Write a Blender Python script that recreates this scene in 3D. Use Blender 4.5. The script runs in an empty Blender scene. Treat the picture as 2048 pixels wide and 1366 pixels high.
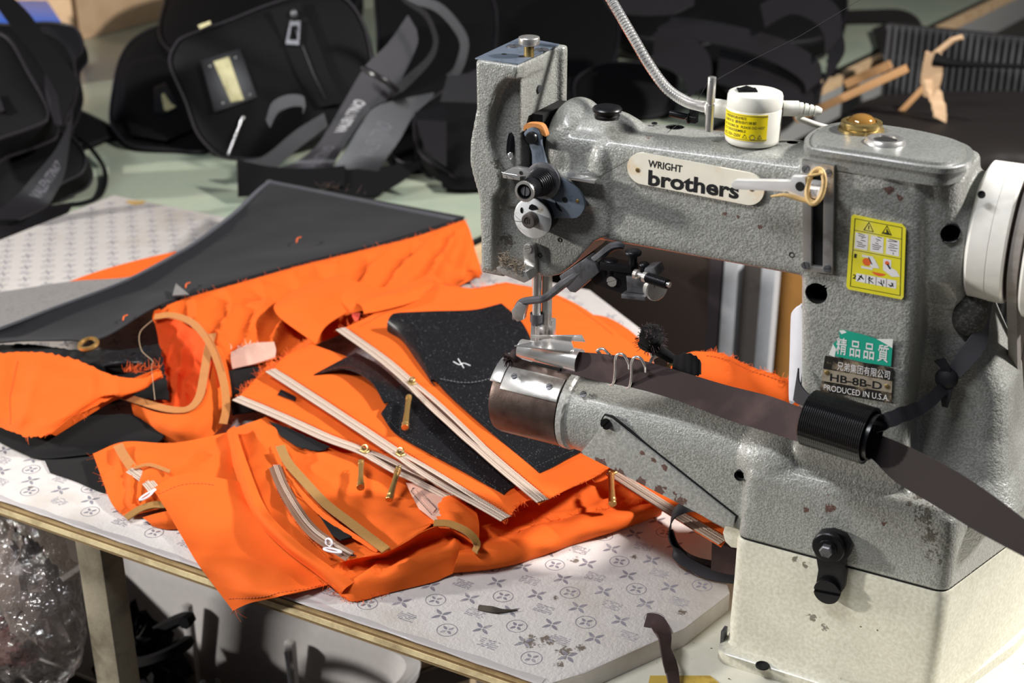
import bpy, bmesh, math, random
import numpy as np
from math import sin, cos, pi, radians, tan, atan2, sqrt
from mathutils import Vector, Matrix
random.seed(7)
SC = bpy.context.scene
COL = SC.collection
# ---------------------------------------------------------------- camera, world, lamps, exposure
# working unit: millimetres, X along the machine arm, Y away from the operator, z = 0 on the board top (0.8 m above floor)
FPX = 2820.0; PITCH = radians(24.3); YAW = radians(28.5); CAMH = 743.0; Z0 = 800.0
FW = np.array([-sin(YAW)*cos(PITCH), cos(YAW)*cos(PITCH), -sin(PITCH)])
RT = np.array([cos(YAW), sin(YAW), 0.0]); UP = np.cross(RT, FW)
CAM = np.array([0.0, 0.0, CAMH])
cd = bpy.data.cameras.new('camera'); cam = bpy.data.objects.new('camera', cd); COL.objects.link(cam)
cam.location = (0, 0, (CAMH + Z0)*.001)
cam.rotation_euler = (pi/2 - PITCH, 0, YAW)
cd.sensor_width = 36; cd.lens = FPX/2048*36; cd.clip_start = .05
cd.dof.use_dof = True; cd.dof.focus_distance = 1.22; cd.dof.aperture_fstop = 7.0
SC.camera = cam
vs = SC.view_settings
vs.view_transform = 'Standard'; vs.look = 'None'; vs.gamma = 1; vs.use_curve_mapping = False; vs.exposure = 0.0
w = bpy.data.worlds.new('workshop_air'); SC.world = w; w.use_nodes = True
w.node_tree.nodes['Background'].inputs[0].default_value = (.75, .85, 1, 1)
w.node_tree.nodes['Background'].inputs[1].default_value = .07
def area(name, loc, target, power, sx, sy, col):
    l = bpy.data.lights.new(name, 'AREA'); l.shape = 'RECTANGLE'; l.size = sx; l.size_y = sy; l.energy = power; l.color = col
    o = bpy.data.objects.new(name, l); COL.objects.link(o); o.location = loc
    o.rotation_euler = (Vector(target) - Vector(loc)).to_track_quat('-Z', 'Y').to_euler(); return o
area('low_work_lamp', (-3.6, -.45, 1.78), (-.7, 1.1, .9), 132, .2, .2, (1, .96, .9))
area('high_window', (1.15, 1.95, 2.55), (-.75, 1.25, .85), 112, .2, .2, (1, .97, .93))
area('ceiling_tube', (-1.05, .1, 2.65), (-.5, 1.1, 1.0), 30, .9, .10, (.95, .97, 1))

# ---------------------------------------------------------------- points
def ray(px, py): return FW*FPX + RT*(px-1024) + UP*(683-py)
def U(px, py, z=None, y=None, x=None):
    r = ray(px, py)
    t = (x-CAM[0])/r[0] if x is not None else (y-CAM[1])/r[1] if y is not None else (z-CAM[2])/r[2]
    return CAM + r*t
def Y(y, *pts): return [U(px, py, y=y) for px, py in pts]
def Zp(z, *pts): return [U(px, py, z=z) for px, py in pts]
def PT(p):            # (px, py, height) or (px, py, 'y', value)
    if len(p) == 3: return U(p[0], p[1], z=p[2])
    return U(p[0], p[1], **{p[2]: p[3]})
def V(*a): return np.array(a, float)
def unit(v): return v/max(np.linalg.norm(v), 1e-9)
def W(v): return Vector((v[0]*.001, v[1]*.001, (v[2]+Z0)*.001))
def crom(P, n, closed=False):          # Catmull-Rom along axis 0
    P = np.asarray(P, float); k = len(P)
    if k == 2: 
        t = np.linspace(0, 1, n).reshape((-1,)+(1,)*(P.ndim-1)); return P[0]*(1-t)+P[1]*t
    if closed: Q = np.concatenate([P[-1:], P, P[:2]]); segs = k
    else: Q = np.concatenate([2*P[:1]-P[1:2], P, 2*P[-1:]-P[-2:-1]]); segs = k-1
    out = []
    for s in np.linspace(0, segs, n, endpoint=not closed):
        i = min(int(s), segs-1); t = s-i
        a, b, c, d = Q[i], Q[i+1], Q[i+2], Q[i+3]
        out.append(.5*(2*b+(c-a)*t+(2*a-5*b+4*c-d)*t*t+(3*b-a-3*c+d)*t**3))
    return np.array(out)
def frames(P):
    P = np.asarray(P, float); T = np.gradient(P, axis=0); T = T/np.maximum(np.linalg.norm(T, axis=1, keepdims=True), 1e-9)
    n = unit(np.cross(T[0], V(0, 0, 1) if abs(T[0][2]) < .9 else V(1, 0, 0))); N = []
    for t in T:
        n = unit(n - t*(n@t)); N.append(n)
    N = np.array(N); return T, N, np.cross(T, N)

# ---------------------------------------------------------------- mesh builder
class MB:
    def __init__(s): s.v = []; s.f = []; s.uv = {}
    def add(s, v, f, uv=None):
        o = len(s.v); s.v += [tuple(map(float, q)) for q in v]; s.f += [tuple(i+o for i in q) for q in f]
        if uv is not None:
            for i, q in enumerate(uv): s.uv[o+i] = q
        return s
    def box(s, c, d, R=None):
        c = np.array(c, float); h = np.array(d, float)/2
        v = [V(x, y, z)*h for x in (-1, 1) for y in (-1, 1) for z in (-1, 1)]
        if R is not None: v = [np.array(R) @ q for q in v]
        return s.add([c+q for q in v], [(0,1,3,2),(4,6,7,5),(0,4,5,1),(2,3,7,6),(0,2,6,4),(1,5,7,3)])
    def rings(s, R, cap=True, closed=False):
        n = len(R[0]); v = [q for r in R for q in r]; f = []
        m = len(R)
        for i in range(m if closed else m-1):
            a, b = i*n, ((i+1) % m)*n
            for j in range(n): f.append((a+j, a+(j+1) % n, b+(j+1) % n, b+j))
        if cap and not closed: f += [tuple(range(n))[::-1], tuple(range((m-1)*n, m*n))]
        return s.add(v, f)
    def lathe(s, p, d, prof, n=28, cap=True, closed=False, sq=(1, 1), xdir=None):
        p = np.array(p, float); d = unit(np.array(d, float))
        a = unit(np.cross(d, V(0, 0, 1) if abs(d[2]) < .9 else V(1, 0, 0))) if xdir is None else unit(np.array(xdir, float)); b = np.cross(d, a)
        R = [[p+d*t+r*(cos(2*pi*k/n)*a*sq[0]+sin(2*pi*k/n)*b*sq[1]) for k in range(n)] for t, r in prof]
        return s.rings(R, cap, closed)
    def cyl(s, p, q, r, r2=None, n=24, b=0):
        p = np.array(p, float); q = np.array(q, float); L = np.linalg.norm(q-p); r2 = r if r2 is None else r2
        pr = [(0, r), (L, r2)] if not b else [(0, r-b), (b*.3, r-b*.3), (b, r), (L-b, r2), (L-b*.3, r2-b*.3), (L, r2-b)]
        return s.lathe(p, q-p, pr, n)
    def tube(s, P, r, n=10, m=None, cap=True):
        P = crom(P, m) if m else np.asarray(P, float)
        rr = np.interp(np.linspace(0, 1, len(P)), np.linspace(0, 1, len(r)), r) if hasattr(r, '__len__') else [r]*len(P)
        T, N, B = frames(P)
        return s.rings([[P[i]+rr[i]*(cos(2*pi*k/n)*N[i]+sin(2*pi*k/n)*B[i]) for k in range(n)] for i in range(len(P))], cap)
    def prism(s, poly, off):
        n = len(poly); off = np.array(off, float); v = list(poly)+[q+off for q in poly]
        return s.add(v, [tuple(range(n))[::-1], tuple(range(n, 2*n))]+[(i, (i+1) % n, n+(i+1) % n, n+i) for i in range(n)])
    def ell(s, c, r, n=24, m=14):
        c = np.array(c, float); R = []
        for i in range(m+1):
            a = -pi/2+pi*(i+.02*(i == 0)-.02*(i == m))/m
            R.append([c+V(r[0]*cos(a)*cos(2*pi*k/n), r[1]*cos(a)*sin(2*pi*k/n), r[2]*sin(a)) for k in range(n)])
        return s.rings(R)
    def rbox(s, lo, hi, r, n=5):              # rounded box (superellipsoid-ish corners)
        lo = np.array(lo, float); hi = np.array(hi, float); r = min(r, *((hi-lo)/2*.999))
        me = bmesh.new(); bmesh.ops.create_cube(me, size=1)
        for q in me.verts: q.co = Vector((lo+hi)/2+np.array(q.co)*(hi-lo))
        bmesh.ops.bevel(me, geom=me.edges[:], offset=r, segments=n, profile=.5, affect='EDGES')
        me.verts.index_update(); s.add([q.co for q in me.verts], [[q.index for q in f.verts] for f in me.faces]); me.free(); return s
    def grid(s, G, uv=None, th=0):            # m x n points, optional thickness (closed sheet)
        G = np.asarray(G, float); m, n = G.shape[:2]
        q = lambda o: [(o+i*n+j, o+i*n+j+1, o+(i+1)*n+j+1, o+(i+1)*n+j) for i in range(m-1) for j in range(n-1)]
        uvs = None if uv is None else [tuple(x) for x in np.asarray(uv).reshape(-1, 2)]
        if not th: return s.add(G.reshape(-1, 3), q(0), uvs)
        N = gnormals(G); A = G+N*th/2; B = G-N*th/2; o = m*n
        f = q(0)+[t[::-1] for t in q(o)]
        rim = [(0, j) for j in range(n)]+[(i, n-1) for i in range(1, m)]+[(m-1, j) for j in range(n-2, -1, -1)]+[(i, 0) for i in range(m-2, 0, -1)]
        k = len(rim)
        for t in range(k):
            a = rim[t][0]*n+rim[t][1]; b = rim[(t+1) % k][0]*n+rim[(t+1) % k][1]; f.append((b, a, a+o, b+o))
        return s.add(list(A.reshape(-1, 3))+list(B.reshape(-1, 3)), f, None if uvs is None else uvs*2)
def gnormals(G):
    a = np.gradient(G, axis=0); b = np.gradient(G, axis=1); N = np.cross(b, a)
    L = np.linalg.norm(N, axis=2, keepdims=True); N = N/np.maximum(L, 1e-9)
    if N[..., 2].mean() < 0: N = -N
    return N
ROOTS = {}
def finish_mesh(name, me, m, parent, origin, smooth, kind, label, bev=0, ang=40):
    if bev:
        bm = bmesh.new(); bm.from_mesh(me)
        bmesh.ops.remove_doubles(bm, verts=bm.verts, dist=1e-6)
        bm.normal_update()
        ed = [e for e in bm.edges if len(e.link_faces) == 2 and e.calc_face_angle(0) > radians(32)]
        bmesh.ops.bevel(bm, geom=ed, offset=bev*.001, segments=2, profile=.6, affect='EDGES', clamp_overlap=True)
        bm.to_mesh(me); bm.free()
    if smooth:
        me.shade_smooth(); me.set_sharp_from_angle(angle=radians(ang))
    me.materials.append(m)
    o = bpy.data.objects.new(name, me); COL.objects.link(o)
    if parent is not None: o.parent = parent
    else: o.location = origin
    if kind: o['kind'] = kind
    if label: o['label'] = label
    ROOTS[o] = origin
    return o
def obj(name, mb, m, parent=None, bev=0, smooth=True, kind=None, label=None, ang=40, fix=True):
    if parent is None:
        a = np.array(mb.v); lo, hi = a.min(0), a.max(0); org = W(V((lo[0]+hi[0])/2, (lo[1]+hi[1])/2, lo[2]))
    else: org = ROOTS[parent]
    me = bpy.data.meshes.new(name)
    me.from_pydata([W(q)-org for q in mb.v], [], mb.f)
    if mb.uv:
        l = me.uv_layers.new(name='UVMap')
        for lp in me.loops: l.data[lp.index].uv = mb.uv.get(lp.vertex_index, (0, 0))
    if fix:
        bm = bmesh.new(); bm.from_mesh(me); bmesh.ops.recalc_face_normals(bm, faces=bm.faces); bm.to_mesh(me); bm.free()
    return finish_mesh(name, me, m, parent, org, smooth, kind, label, bev, ang)
def tag(o, label, cat, group=None):
    o['label'] = label; o['category'] = cat
    if group: o['group'] = group
    return o
def thing(name, p, label, cat, group=None):
    o = bpy.data.objects.new(name, None); COL.objects.link(o); o.location = W(p); ROOTS[o] = W(p); o.empty_display_size = .03
    return tag(o, label, cat, group)
def struct(o): o['kind'] = 'structure'; return o
def dup(root, shift=(0, 0, 0), label=None, rot=0):
    def cp(o, par):
        c = o.copy(); COL.objects.link(c); c.parent = par
        for ch in [q for q in bpy.data.objects if q.parent == o]: cp(ch, c)
        return c
    c = cp(root, None); c.location = root.location + Vector(shift)*.001; c.rotation_euler.z += rot
    if label: c['label'] = label
    return c

# ---------------------------------------------------------------- materials
def lin(c):
    if isinstance(c, str): c = [int(c[i:i+2], 16)/255 for i in (0, 2, 4)]
    return tuple((x/12.92 if x <= .04045 else ((x+.055)/1.055)**2.4) for x in c)+(1,)
class NT:
    def __init__(s, m): m.use_nodes = True; s.t = m.node_tree; s.b = s.t.nodes['Principled BSDF']
    def n(s, typ, ins=None, **kw):
        x = s.t.nodes.new('ShaderNode'+typ)
        for k, v in kw.items(): setattr(x, k, v)
        for k, v in (ins or {}).items():
            if isinstance(v, bpy.types.NodeSocket): s.t.links.new(v, x.inputs[k])
            else: x.inputs[k].default_value = v
        return x
    def l(s, a, k): s.t.links.new(a, s.b.inputs[k])
    def coord(s, which='Object', scale=1, rot=(0, 0, 0)):
        c = s.n('TexCoord').outputs[which]
        sc = scale if hasattr(scale, '__len__') else (scale,)*3
        return s.n('Mapping', {'Vector': c, 'Scale': sc, 'Rotation': rot}).outputs[0]
    def noise(s, vec, scale=1, detail=3, rough=.5, dist=0):
        return s.n('TexNoise', {'Vector': vec, 'Scale': scale, 'Detail': detail, 'Roughness': rough, 'Distortion': dist}).outputs['Fac']
    def ramp(s, fac, a, b, ca=0., cb=1.):
        return s.n('MapRange', {'Value': fac, 'From Min': a, 'From Max': b, 'To Min': ca, 'To Max': cb}).outputs[0]
    def mix(s, fac, a, b, mode='MIX'):
        x = s.n('Mix', data_type='RGBA', blend_type=mode)
        for k, v in ((0, fac), (6, a), (7, b)):
            if isinstance(v, bpy.types.NodeSocket): s.t.links.new(v, x.inputs[k])
            else: x.inputs[k].default_value = v
        return x.outputs[2]
    def math(s, op, a, b=0.):
        x = s.n('Math', operation=op)
        for k, v in ((0, a), (1, b)):
            if isinstance(v, bpy.types.NodeSocket): s.t.links.new(v, x.inputs[k])
            else: x.inputs[k].default_value = v
        return x.outputs[0]
    def bump(s, h, strength=.3, dist=.001):
        s.l(s.n('Bump', {'Height': h, 'Strength': strength, 'Distance': dist}).outputs[0], 'Normal')
def mat(name, col, rough=.5, metal=0, spec=.5, var=None, bump=None, coat=0, sheen=0, noise=400):
    """plain material; var=(colour, scale, lo, hi) patches; bump=(scale, strength)"""
    m = bpy.data.materials.new(name); t = NT(m); c = lin(col)
    t.b.inputs['Roughness'].default_value = rough; t.b.inputs['Metallic'].default_value = metal
    t.b.inputs['Specular IOR Level'].default_value = spec; t.b.inputs['Coat Weight'].default_value = coat
    t.b.inputs['Sheen Weight'].default_value = sheen
    v = t.coord()
    base = t.mix(t.noise(v, noise*.25, 4), tuple(x*.9 for x in c[:3])+(1,), tuple(min(1, x*1.08) for x in c[:3])+(1,))
    if var: base = t.mix(t.ramp(t.noise(v, var[1], 5, .6), var[2], var[3]), base, lin(var[0]))
    t.l(base, 'Base Color')
    if bump: t.bump(t.noise(v, bump[0], 3), bump[1])
    return m
ML = V(-230, 1035, -20)         # machine origin on its table
def hammer(name, c1, c2, chips=(), chipcol='5a4038', scale=420, strength=.55, rough=.36, grime=(), spec=.5):
    """hammertone paint with dark pits, chipped spots (x, y, z, r) and grimy spots, placed on the casting itself"""
    m = bpy.data.materials.new(name); t = NT(m); v = t.coord()
    n = t.noise(v, scale, 2, .5)
    col = t.mix(t.ramp(n, .36, .62), lin(c1), lin(c2))
    col = t.mix(t.ramp(t.noise(v, 22, 4), .35, .75, 0, .35), col, tuple(x*.62 for x in lin(c2)[:3])+(1,))
    def spots(pts, s=170, amp=1.1):
        nz = t.ramp(t.noise(v, s, 5, .65, .6), .25, .75, -amp, amp); out = None
        for (x, y, z, r) in pts:
            p = W(V(x, y, z))-W(ML)
            d = t.n('VectorMath', {0: v, 1: p}, operation='DISTANCE').outputs['Value']
            k = t.ramp(d, 0, r*.001, 1.25, -.65)
            out = k if out is None else t.math('MAXIMUM', out, k)
        return t.ramp(t.math('ADD', out, nz), .35, .5)
    rr = None
    if grime:
        g = spots(grime, 300, 1.3); col = t.mix(t.math('MULTIPLY', g, .75), col, lin('3a2f22'))
    if chips:
        k = spots(chips); col = t.mix(k, col, lin(chipcol))
        t.l(t.ramp(k, 0, 1, rough, .7), 'Roughness')
    else: t.b.inputs['Roughness'].default_value = rough
    t.b.inputs['Specular IOR Level'].default_value = spec; t.b.inputs['Coat Weight'].default_value = .35; t.b.inputs['Coat Roughness'].default_value = .16
    t.l(col, 'Base Color')
    t.bump(t.math('ADD', n, t.math('MULTIPLY', t.noise(v, scale*.35, 1), .8)), strength, .0009)
    return m
M = {}
M['steel'] = mat('steel', 'cfccc8', .3, .8, bump=(900, .04), var=('8b8078', 60, .5, .8))
M['bright'] = mat('bright_steel', 'f0eeec', .25, .45, bump=(400, .05))
M['chrome'] = mat('chrome', 'eeecea', .2, .8, bump=(300, .03))
M['darksteel'] = mat('dark_steel', '6a5c56', .4, .85, var=('43352f', 45, .4, .75), bump=(700, .08))
M['black_metal'] = mat('black_metal', '1c1c1f', .38, .6, bump=(500, .08))
M['gunmetal'] = mat('gunmetal', '6c6c70', .42, .65, var=('26262a', 70, .5, .8), bump=(600, .1))
M['bluesteel'] = mat('blued_steel', '66707e', .5, .35, var=('2b2e34', 80, .55, .8), bump=(600, .1))
M['blackplastic'] = mat('black_plastic', '111113', .3, bump=(300, .05))
M['hole'] = mat('hole_dark', '050505', .9)  # near-black stands in for the shade inside holes, slots and gaps
M['cream_enamel'] = mat('cream_enamel', 'e6e3dc', .22, spec=.5, var=('cfc8ba', 12, .55, .8))
M['white_plastic'] = mat('white_plastic', 'eceaf0', .35)
M['ivory'] = mat('ivory_plastic', 'dcdad0', .35)
M['brass'] = mat('antique_brass', 'b39a62', .32, .8, var=('5b4a2c', 140, .5, .75))
M['gold'] = mat('gold_metal', 'cfa564', .3, .75, var=('8b6a3c', 120, .55, .8))
M['orange_rubber'] = mat('orange_felt', 'b5763a', .7, bump=(700, .3))
M['amber'] = mat('amber_glass', 'a5793a', .1, .3, coat=1)
# ---------------------------------------------------------------- text
def text_mb(s, p0, p1, n, h=None, bold=.0, up=None, lift=.2, th=.15, fit=True):
    """flat lettering from p0 to p1 (mm), n = outward normal; cap height h mm"""
    cu = bpy.data.curves.new('t', 'FONT'); cu.body = s; cu.offset = bold; cu.resolution_u = 3
    o = bpy.data.objects.new('t', cu); COL.objects.link(o)
    dg = bpy.context.evaluated_depsgraph_get(); me = bpy.data.meshes.new_from_object(o.evaluated_get(dg))
    bpy.data.objects.remove(o); bpy.data.curves.remove(cu)
    v = np.array([q.co[:] for q in me.vertices]); f = [tuple(p.vertices) for p in me.polygons]
    bpy.data.meshes.remove(me)
    if len(v) == 0: return MB()
    p0 = np.array(p0, float); p1 = np.array(p1, float); n = unit(np.array(n, float)); ux = unit(p1-p0)
    uy = unit(np.cross(n, ux)) if up is None else unit(np.array(up, float))
    if uy[2] < 0 and up is None: uy = -uy
    x = (v[:, 0]-v[:, 0].min())/max(np.ptp(v[:, 0]), 1e-6)*np.linalg.norm(p1-p0); yy = v[:, 1]
    k = h/.69 if h else np.linalg.norm(p1-p0)/max(np.ptp(v[:, 0]), 1e-6)
    P = p0+x[:, None]*ux+(yy*k)[:, None]*uy+n*lift
    return MB().add(P, f)
def screw(mb, p, d, r, h=2.0, ang=.7):
    """slotted cheese-head: disc, two half heads leave a real slot"""
    p = np.array(p, float); d = unit(np.array(d, float)); a = unit(np.cross(d, V(0, 0, 1) if abs(d[2]) < .9 else V(1, 0, 0))); b = np.cross(d, a)
    A = cos(ang)*a+sin(ang)*b; B = np.cross(d, A)
    mb.lathe(p, d, [(0, r), (h*.55, r)], 20)
    for s in (1, -1):
        g = r*.14; t0 = math.asin(g/r)
        poly = [p+d*h*.5+s*B*r*sin(t)+A*r*cos(t) for t in np.linspace(t0, pi-t0, 12)]
        mb.prism(poly, d*h*.5)
    return mb
NY = V(0, -1, 0)
# ---------------------------------------------------------------- sewing machine
mc = thing('sewing_machine', ML, 'old grey hammertone cylinder-arm sewing machine on a cream base at the right', 'sewing machine')
CH = [(*U(1268, 795, y=1005), 13), (*U(1362, 838, y=1003), 8), (*U(1440, 838, y=1004), 5), (*U(1420, 815, y=1006), 4), (*U(1250, 778, y=1008), 5),
      (*U(1645, 980, y=986), 10), (*U(1660, 1018, y=986), 8), (*U(1702, 998, y=986), 6.5), (*U(1675, 1000, y=986), 5), (*U(1610, 1020, y=986), 5), (*U(1765, 1048, y=986), 5.5),
      (*U(1300, 262, y=1015), 10), (*U(1535, 300, y=1006), 8), (*U(1560, 290, y=1012), 7), (*U(1780, 378, y=1000), 7), (*U(1800, 395, y=1000), 6),
      (*U(1372, 420, y=999), 3), (*U(1450, 430, y=999), 4), (*U(1520, 455, y=999), 4), (*U(1475, 435, y=999), 3)]
GR = [(*U(1850, 1030, y=990), 14), (*U(1862, 1070, y=990), 14), (*U(1872, 1110, y=992), 13), (*U(1815, 1005, y=990), 8), (*U(1835, 1010, y=990), 8), (*U(1790, 1000, y=990), 6), (*U(1470, 1020, y=988), 7),
      (*U(1000, 330, y=984), 12), (*U(1015, 480, y=998), 12), (*U(1090, 380, y=998), 12), (*U(1585, 940, y=1000), 8), (*U(1835, 990, y=1000), 8)]
M['hammer'] = hammer('hammertone_paint', 'a3a49f', '85857f', CH, scale=620, strength=.75, rough=.3, grime=GR)
M['skirt'] = hammer('hammertone_cover', 'a8a8a3', '90908b', [(*U(1160+i*40, 908+i*19, y=998), 11) for i in range(6)]+[(*U(1285+i*22, 905+i*14, y=998), 5) for i in range(3)]+[(*U(1330+i*20, 975+i*12, y=998), 4.5) for i in range(3)], scale=350)
M['cream'] = hammer('cream_paint', 'd9d6c6', 'c9c5b3', [(*U(1640, 1235, y=984), 2.5), (*U(1755, 1262, y=984), 2.4), (*U(1448, 1310, y=980), 5), (*U(1470, 1325, y=978), 5), (*U(1590, 1345, y=980), 3), (*U(1830, 1255, y=984), 2), (*U(1720, 1255, y=984), 2.2), (*U(1900, 1200, y=1000), 2.5)], scale=300, strength=.25, rough=.42, chipcol='4a3a2c', grime=[(*U(1625, 1235, y=985), 7), (*U(1650, 1255, y=985), 6), (*U(1590, 1120, y=985), 5), (*U(1610, 1130, y=985), 5)])

def offset_poly(P, d):                   # inset of a convex counter-clockwise polygon
    n = len(P); out = []
    for i in range(n):
        a, b, c = P[i-1], P[i], P[(i+1) % n]
        e1 = unit(b-a); e2 = unit(c-b); n1 = V(-e1[1], e1[0]); n2 = V(-e2[1], e2[0])
        k = (n1+n2)/(1+n1@n2); out.append(b+k*d)
    return out
def round_poly(P, r, n=6):
    out = []; m = len(P)
    for i in range(m):
        a, b, c = P[i-1], P[i], P[(i+1) % m]; rr = r[i] if hasattr(r, '__len__') else r
        A = b+unit(a-b)*min(rr, np.linalg.norm(a-b)*.49); C = b+unit(c-b)*min(rr, np.linalg.norm(c-b)*.49)
        for t in np.linspace(0, 1, n): out.append((1-t)**2*A+2*t*(1-t)*b+t*t*C)
    return out
PLAN = [V(-320, 986), V(-145, 986), V(-106, 1107), V(-84, 1188), V(-320, 1188)]
def plan_ring(z, inset, r=10): return [V(q[0], q[1], z) for q in round_poly(offset_poly(PLAN, inset), r)]

cast = MB()
cast.rings([plan_ring(101.5, 0), plan_ring(150, 1.5), plan_ring(163, 3), plan_ring(171, 8), plan_ring(174, 18)])
def bed_ring(x, k):
    out = []
    for i in range(40):
        a = 2*pi*i/40; c, s = cos(a), sin(a)
        e = 1-.72*k if s < 0 else 1-.12*k
        y = 1035-35*np.sign(c)*abs(c)**e; z = 158+(35+3*k)*s if s > 0 else 158+(35+40*k)*np.sign(s)*abs(s)**e
        out.append(V(x, y, z))
    return out
cast.rings([bed_ring(-494, 0), bed_ring(-455, .1), bed_ring(-400, .45), bed_ring(-350, .8), bed_ring(-310, 1)])
cast.ell((-300, 1030, 165), (42, 40, 34))
def zring(z, x0, x1, y0, y1, r): return [V(q[0], q[1], z) for q in round_poly([V(x0, y0), V(x1, y0), V(x1, y1), V(x0, y1)], r)]
cast.rings([zring(160, -284, -183, 1000, 1070, 10), zring(234, -281, -196, 1000, 1070, 10), zring(340, -290, -197, 1000, 1070, 10), zring(432, -297, -203, 1000, 1070, 10)])
cast.rings([zring(160, -288, -104, 1014, 1160, 24), zring(185, -288, -117, 1028, 1150, 26), zring(215, -288, -124, 1036, 1140, 26), zring(255, -288, -130, 1040, 1130, 26), zring(300, -288, -152, 1038, 1120, 26),
            zring(325, -290, -162, 1030, 1110, 26), zring(350, -290, -172, 1010, 1105, 24), zring(432, -290, -180, 1004, 1095, 24)])
cast.lathe((-200, 1060, 376), (1, 0, 0), [(0, 40), (22, 48), (28, 46)], 32)
def aring(x, y0, y1, z0, z1, r): return [V(x, q[0], q[1]) for q in round_poly([V(y0, z0), V(y1, z0), V(y1, z1), V(y0, z1)], r)]
cast.rings([aring(-500, 1002, 1070, 336, 426, [8, 8, 22, 17]), aring(-430, 1000, 1072, 338, 428, [8, 8, 22, 17]), aring(-270, 1000, 1074, 338, 431, [8, 8, 22, 17])])
cast.ell((-500, 1037, 402), (26, 36, 44)); cast.ell((-476, 1036, 396), (54, 36, 44))
cast.rbox((-516, 1003, 336), (-480, 1066, 410), 14)
cast.ell((-462, 1006, 402), (10, 10, 20)); cast.ell((-478, 1003, 385), (7, 7, 16)); cast.ell((-470, 1002, 370), (20, 6, 8))
# head: lower block, left flange with its C-shaped cut, upper box, rear rib
cast.prism(Y(998, (972, 350), (972, 520), (1060, 543), (1090, 556), (1118, 551), (1148, 528), (1185, 486), (1215, 470), (1215, 350)), (0, 62, 0))
cast.prism(Y(983, (950, 119), (1036, 131), (1034, 148), (1015, 152), (992, 180), (979, 222), (976, 262), (982, 300), (1000, 345), (1000, 380), (986, 396), (985, 546), (962, 541), (958, 400), (945, 354), (938, 322), (940, 280), (952, 215)), (0, 15, 0))
cast.box((-550, 1031, 418), (36, 72, 124)); cast.box((-549, 1010, 474), (38, 52, 12)); cast.box((-560, 1030, 325), (24, 68, 70))
cast.rbox((-548, 1060, 410), (-526, 1070, 481), 2)
def build_casting():
    me = bpy.data.meshes.new('c'); me.from_pydata([W(q)-W(ML) for q in cast.v], [], cast.f)
    bm = bmesh.new(); bm.from_mesh(me); bmesh.ops.recalc_face_normals(bm, faces=bm.faces); bm.to_mesh(me); bm.free()
    o = bpy.data.objects.new('c', me); COL.objects.link(o)
    r = o.modifiers.new('r', 'REMESH'); r.mode = 'VOXEL'; r.voxel_size = .0017
    s = o.modifiers.new('s', 'SMOOTH'); s.factor = .5; s.iterations = 7
    dg = bpy.context.evaluated_depsgraph_get(); res = bpy.data.meshes.new_from_object(o.evaluated_get(dg))
    bpy.data.objects.remove(o)
    v = np.empty(len(res.vertices)*3); res.vertices.foreach_get('co', v); v = v.reshape(-1, 3)*1000+ML
    f = [tuple(p.vertices) for p in res.polygons]
    nr = np.empty(len(res.vertices)*3); res.vertices.foreach_get('normal', nr); nr = nr.reshape(-1, 3)
    bpy.data.meshes.remove(res)
    return v, f, nr
cv, cf, cn = build_casting()
HOLES = [(U(1633, 587, y=1000), V(0, -1, 0), 8.6, 22), (U(1350, 250, z=430), V(0, 0, 1), 7.5, 20), (U(1900, 470, y=1008), V(.2, -1, 0), 7, 12),
         (U(1482, 948, y=1000), V(0, -1, 0), 4.2, 12), (U(1585, 285, z=430), V(0, 0, 1), 4.5, 12)]
holes_list = []
dead = np.zeros(len(cv), bool)
for p, d, r, dep in HOLES:
    d = unit(d); q = cv-p; t = q@d; rad = q-t[:, None]*d; L = np.linalg.norm(rad, axis=1); near = (abs(t) < 9)
    dead |= near & (L < r-.35)
    ring = near & (L >= r-.35) & (L < r+1.75)
    k = np.where(ring)[0]; cv[k] = cv[k]-rad[k]+rad[k]/L[k][:, None]*r
    sel = cv[k]@d; top = (sel.max() if len(k) else p@d); p2 = p+d*(top-p@d)
    holes_list.append(MB().lathe(p2-d*.25, -d, [(0, r+.5), (dep, r+.5), (dep+.1, .01)], 32, cap=False))
def cls(c):
    x, y, z = c
    if x > -319 and z < 176: return 'base_housing'
    if x < -300 and z < 230: return 'cylinder_bed'
    if z > 280 and x < -478: return 'head'
    if z > 300 and x < -291: return 'arm'
    return 'column'
sets = {}
for t in cf:
    if any(dead[i] for i in t): continue
    sets.setdefault(cls(cv[list(t)].mean(0)), []).append(t)
for nm, fs in sets.items():
    ids = sorted({i for t in fs for i in t}); mp = {i: k for k, i in enumerate(ids)}
    me = bpy.data.meshes.new(nm); me.from_pydata([W(cv[i])-W(ML) for i in ids], [], [tuple(mp[i] for i in t) for t in fs])
    me.shade_smooth(); me.normals_split_custom_set_from_vertices([tuple(cn[i]) for i in ids])
    me.materials.append(M['hammer']); o = bpy.data.objects.new(nm, me); COL.objects.link(o); o.parent = mc; ROOTS[o] = W(ML)
for hm in holes_list: obj('bore', hm, M['hole'], mc)
# small drilled holes: shallow dark plugs
for nm, pts in (('oil_hole', [(1309, 245, 'z', 430.5, 2.4), (1131, 232, 'z', 432, 5)]), ('screw_hole', [(1119, 480, 'y', 997.4, 1.9), (1080, 511, 'y', 997.4, 1.9), (1583, 510, 'y', 999.5, 2.2), (1525, 1330, 'z', -6.6, 6)])):
    for px, py, k, val, r in pts:
        p = U(px, py, **{k: val}); d = NY if k == 'y' else V(0, 0, 1)
        obj(nm, MB().lathe(p-d*1.2, d, [(0, r), (1.1, r), (1.25, r*.8), (.4, r*.75), (.3, .01)], 20), M['hole'], mc)
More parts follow.
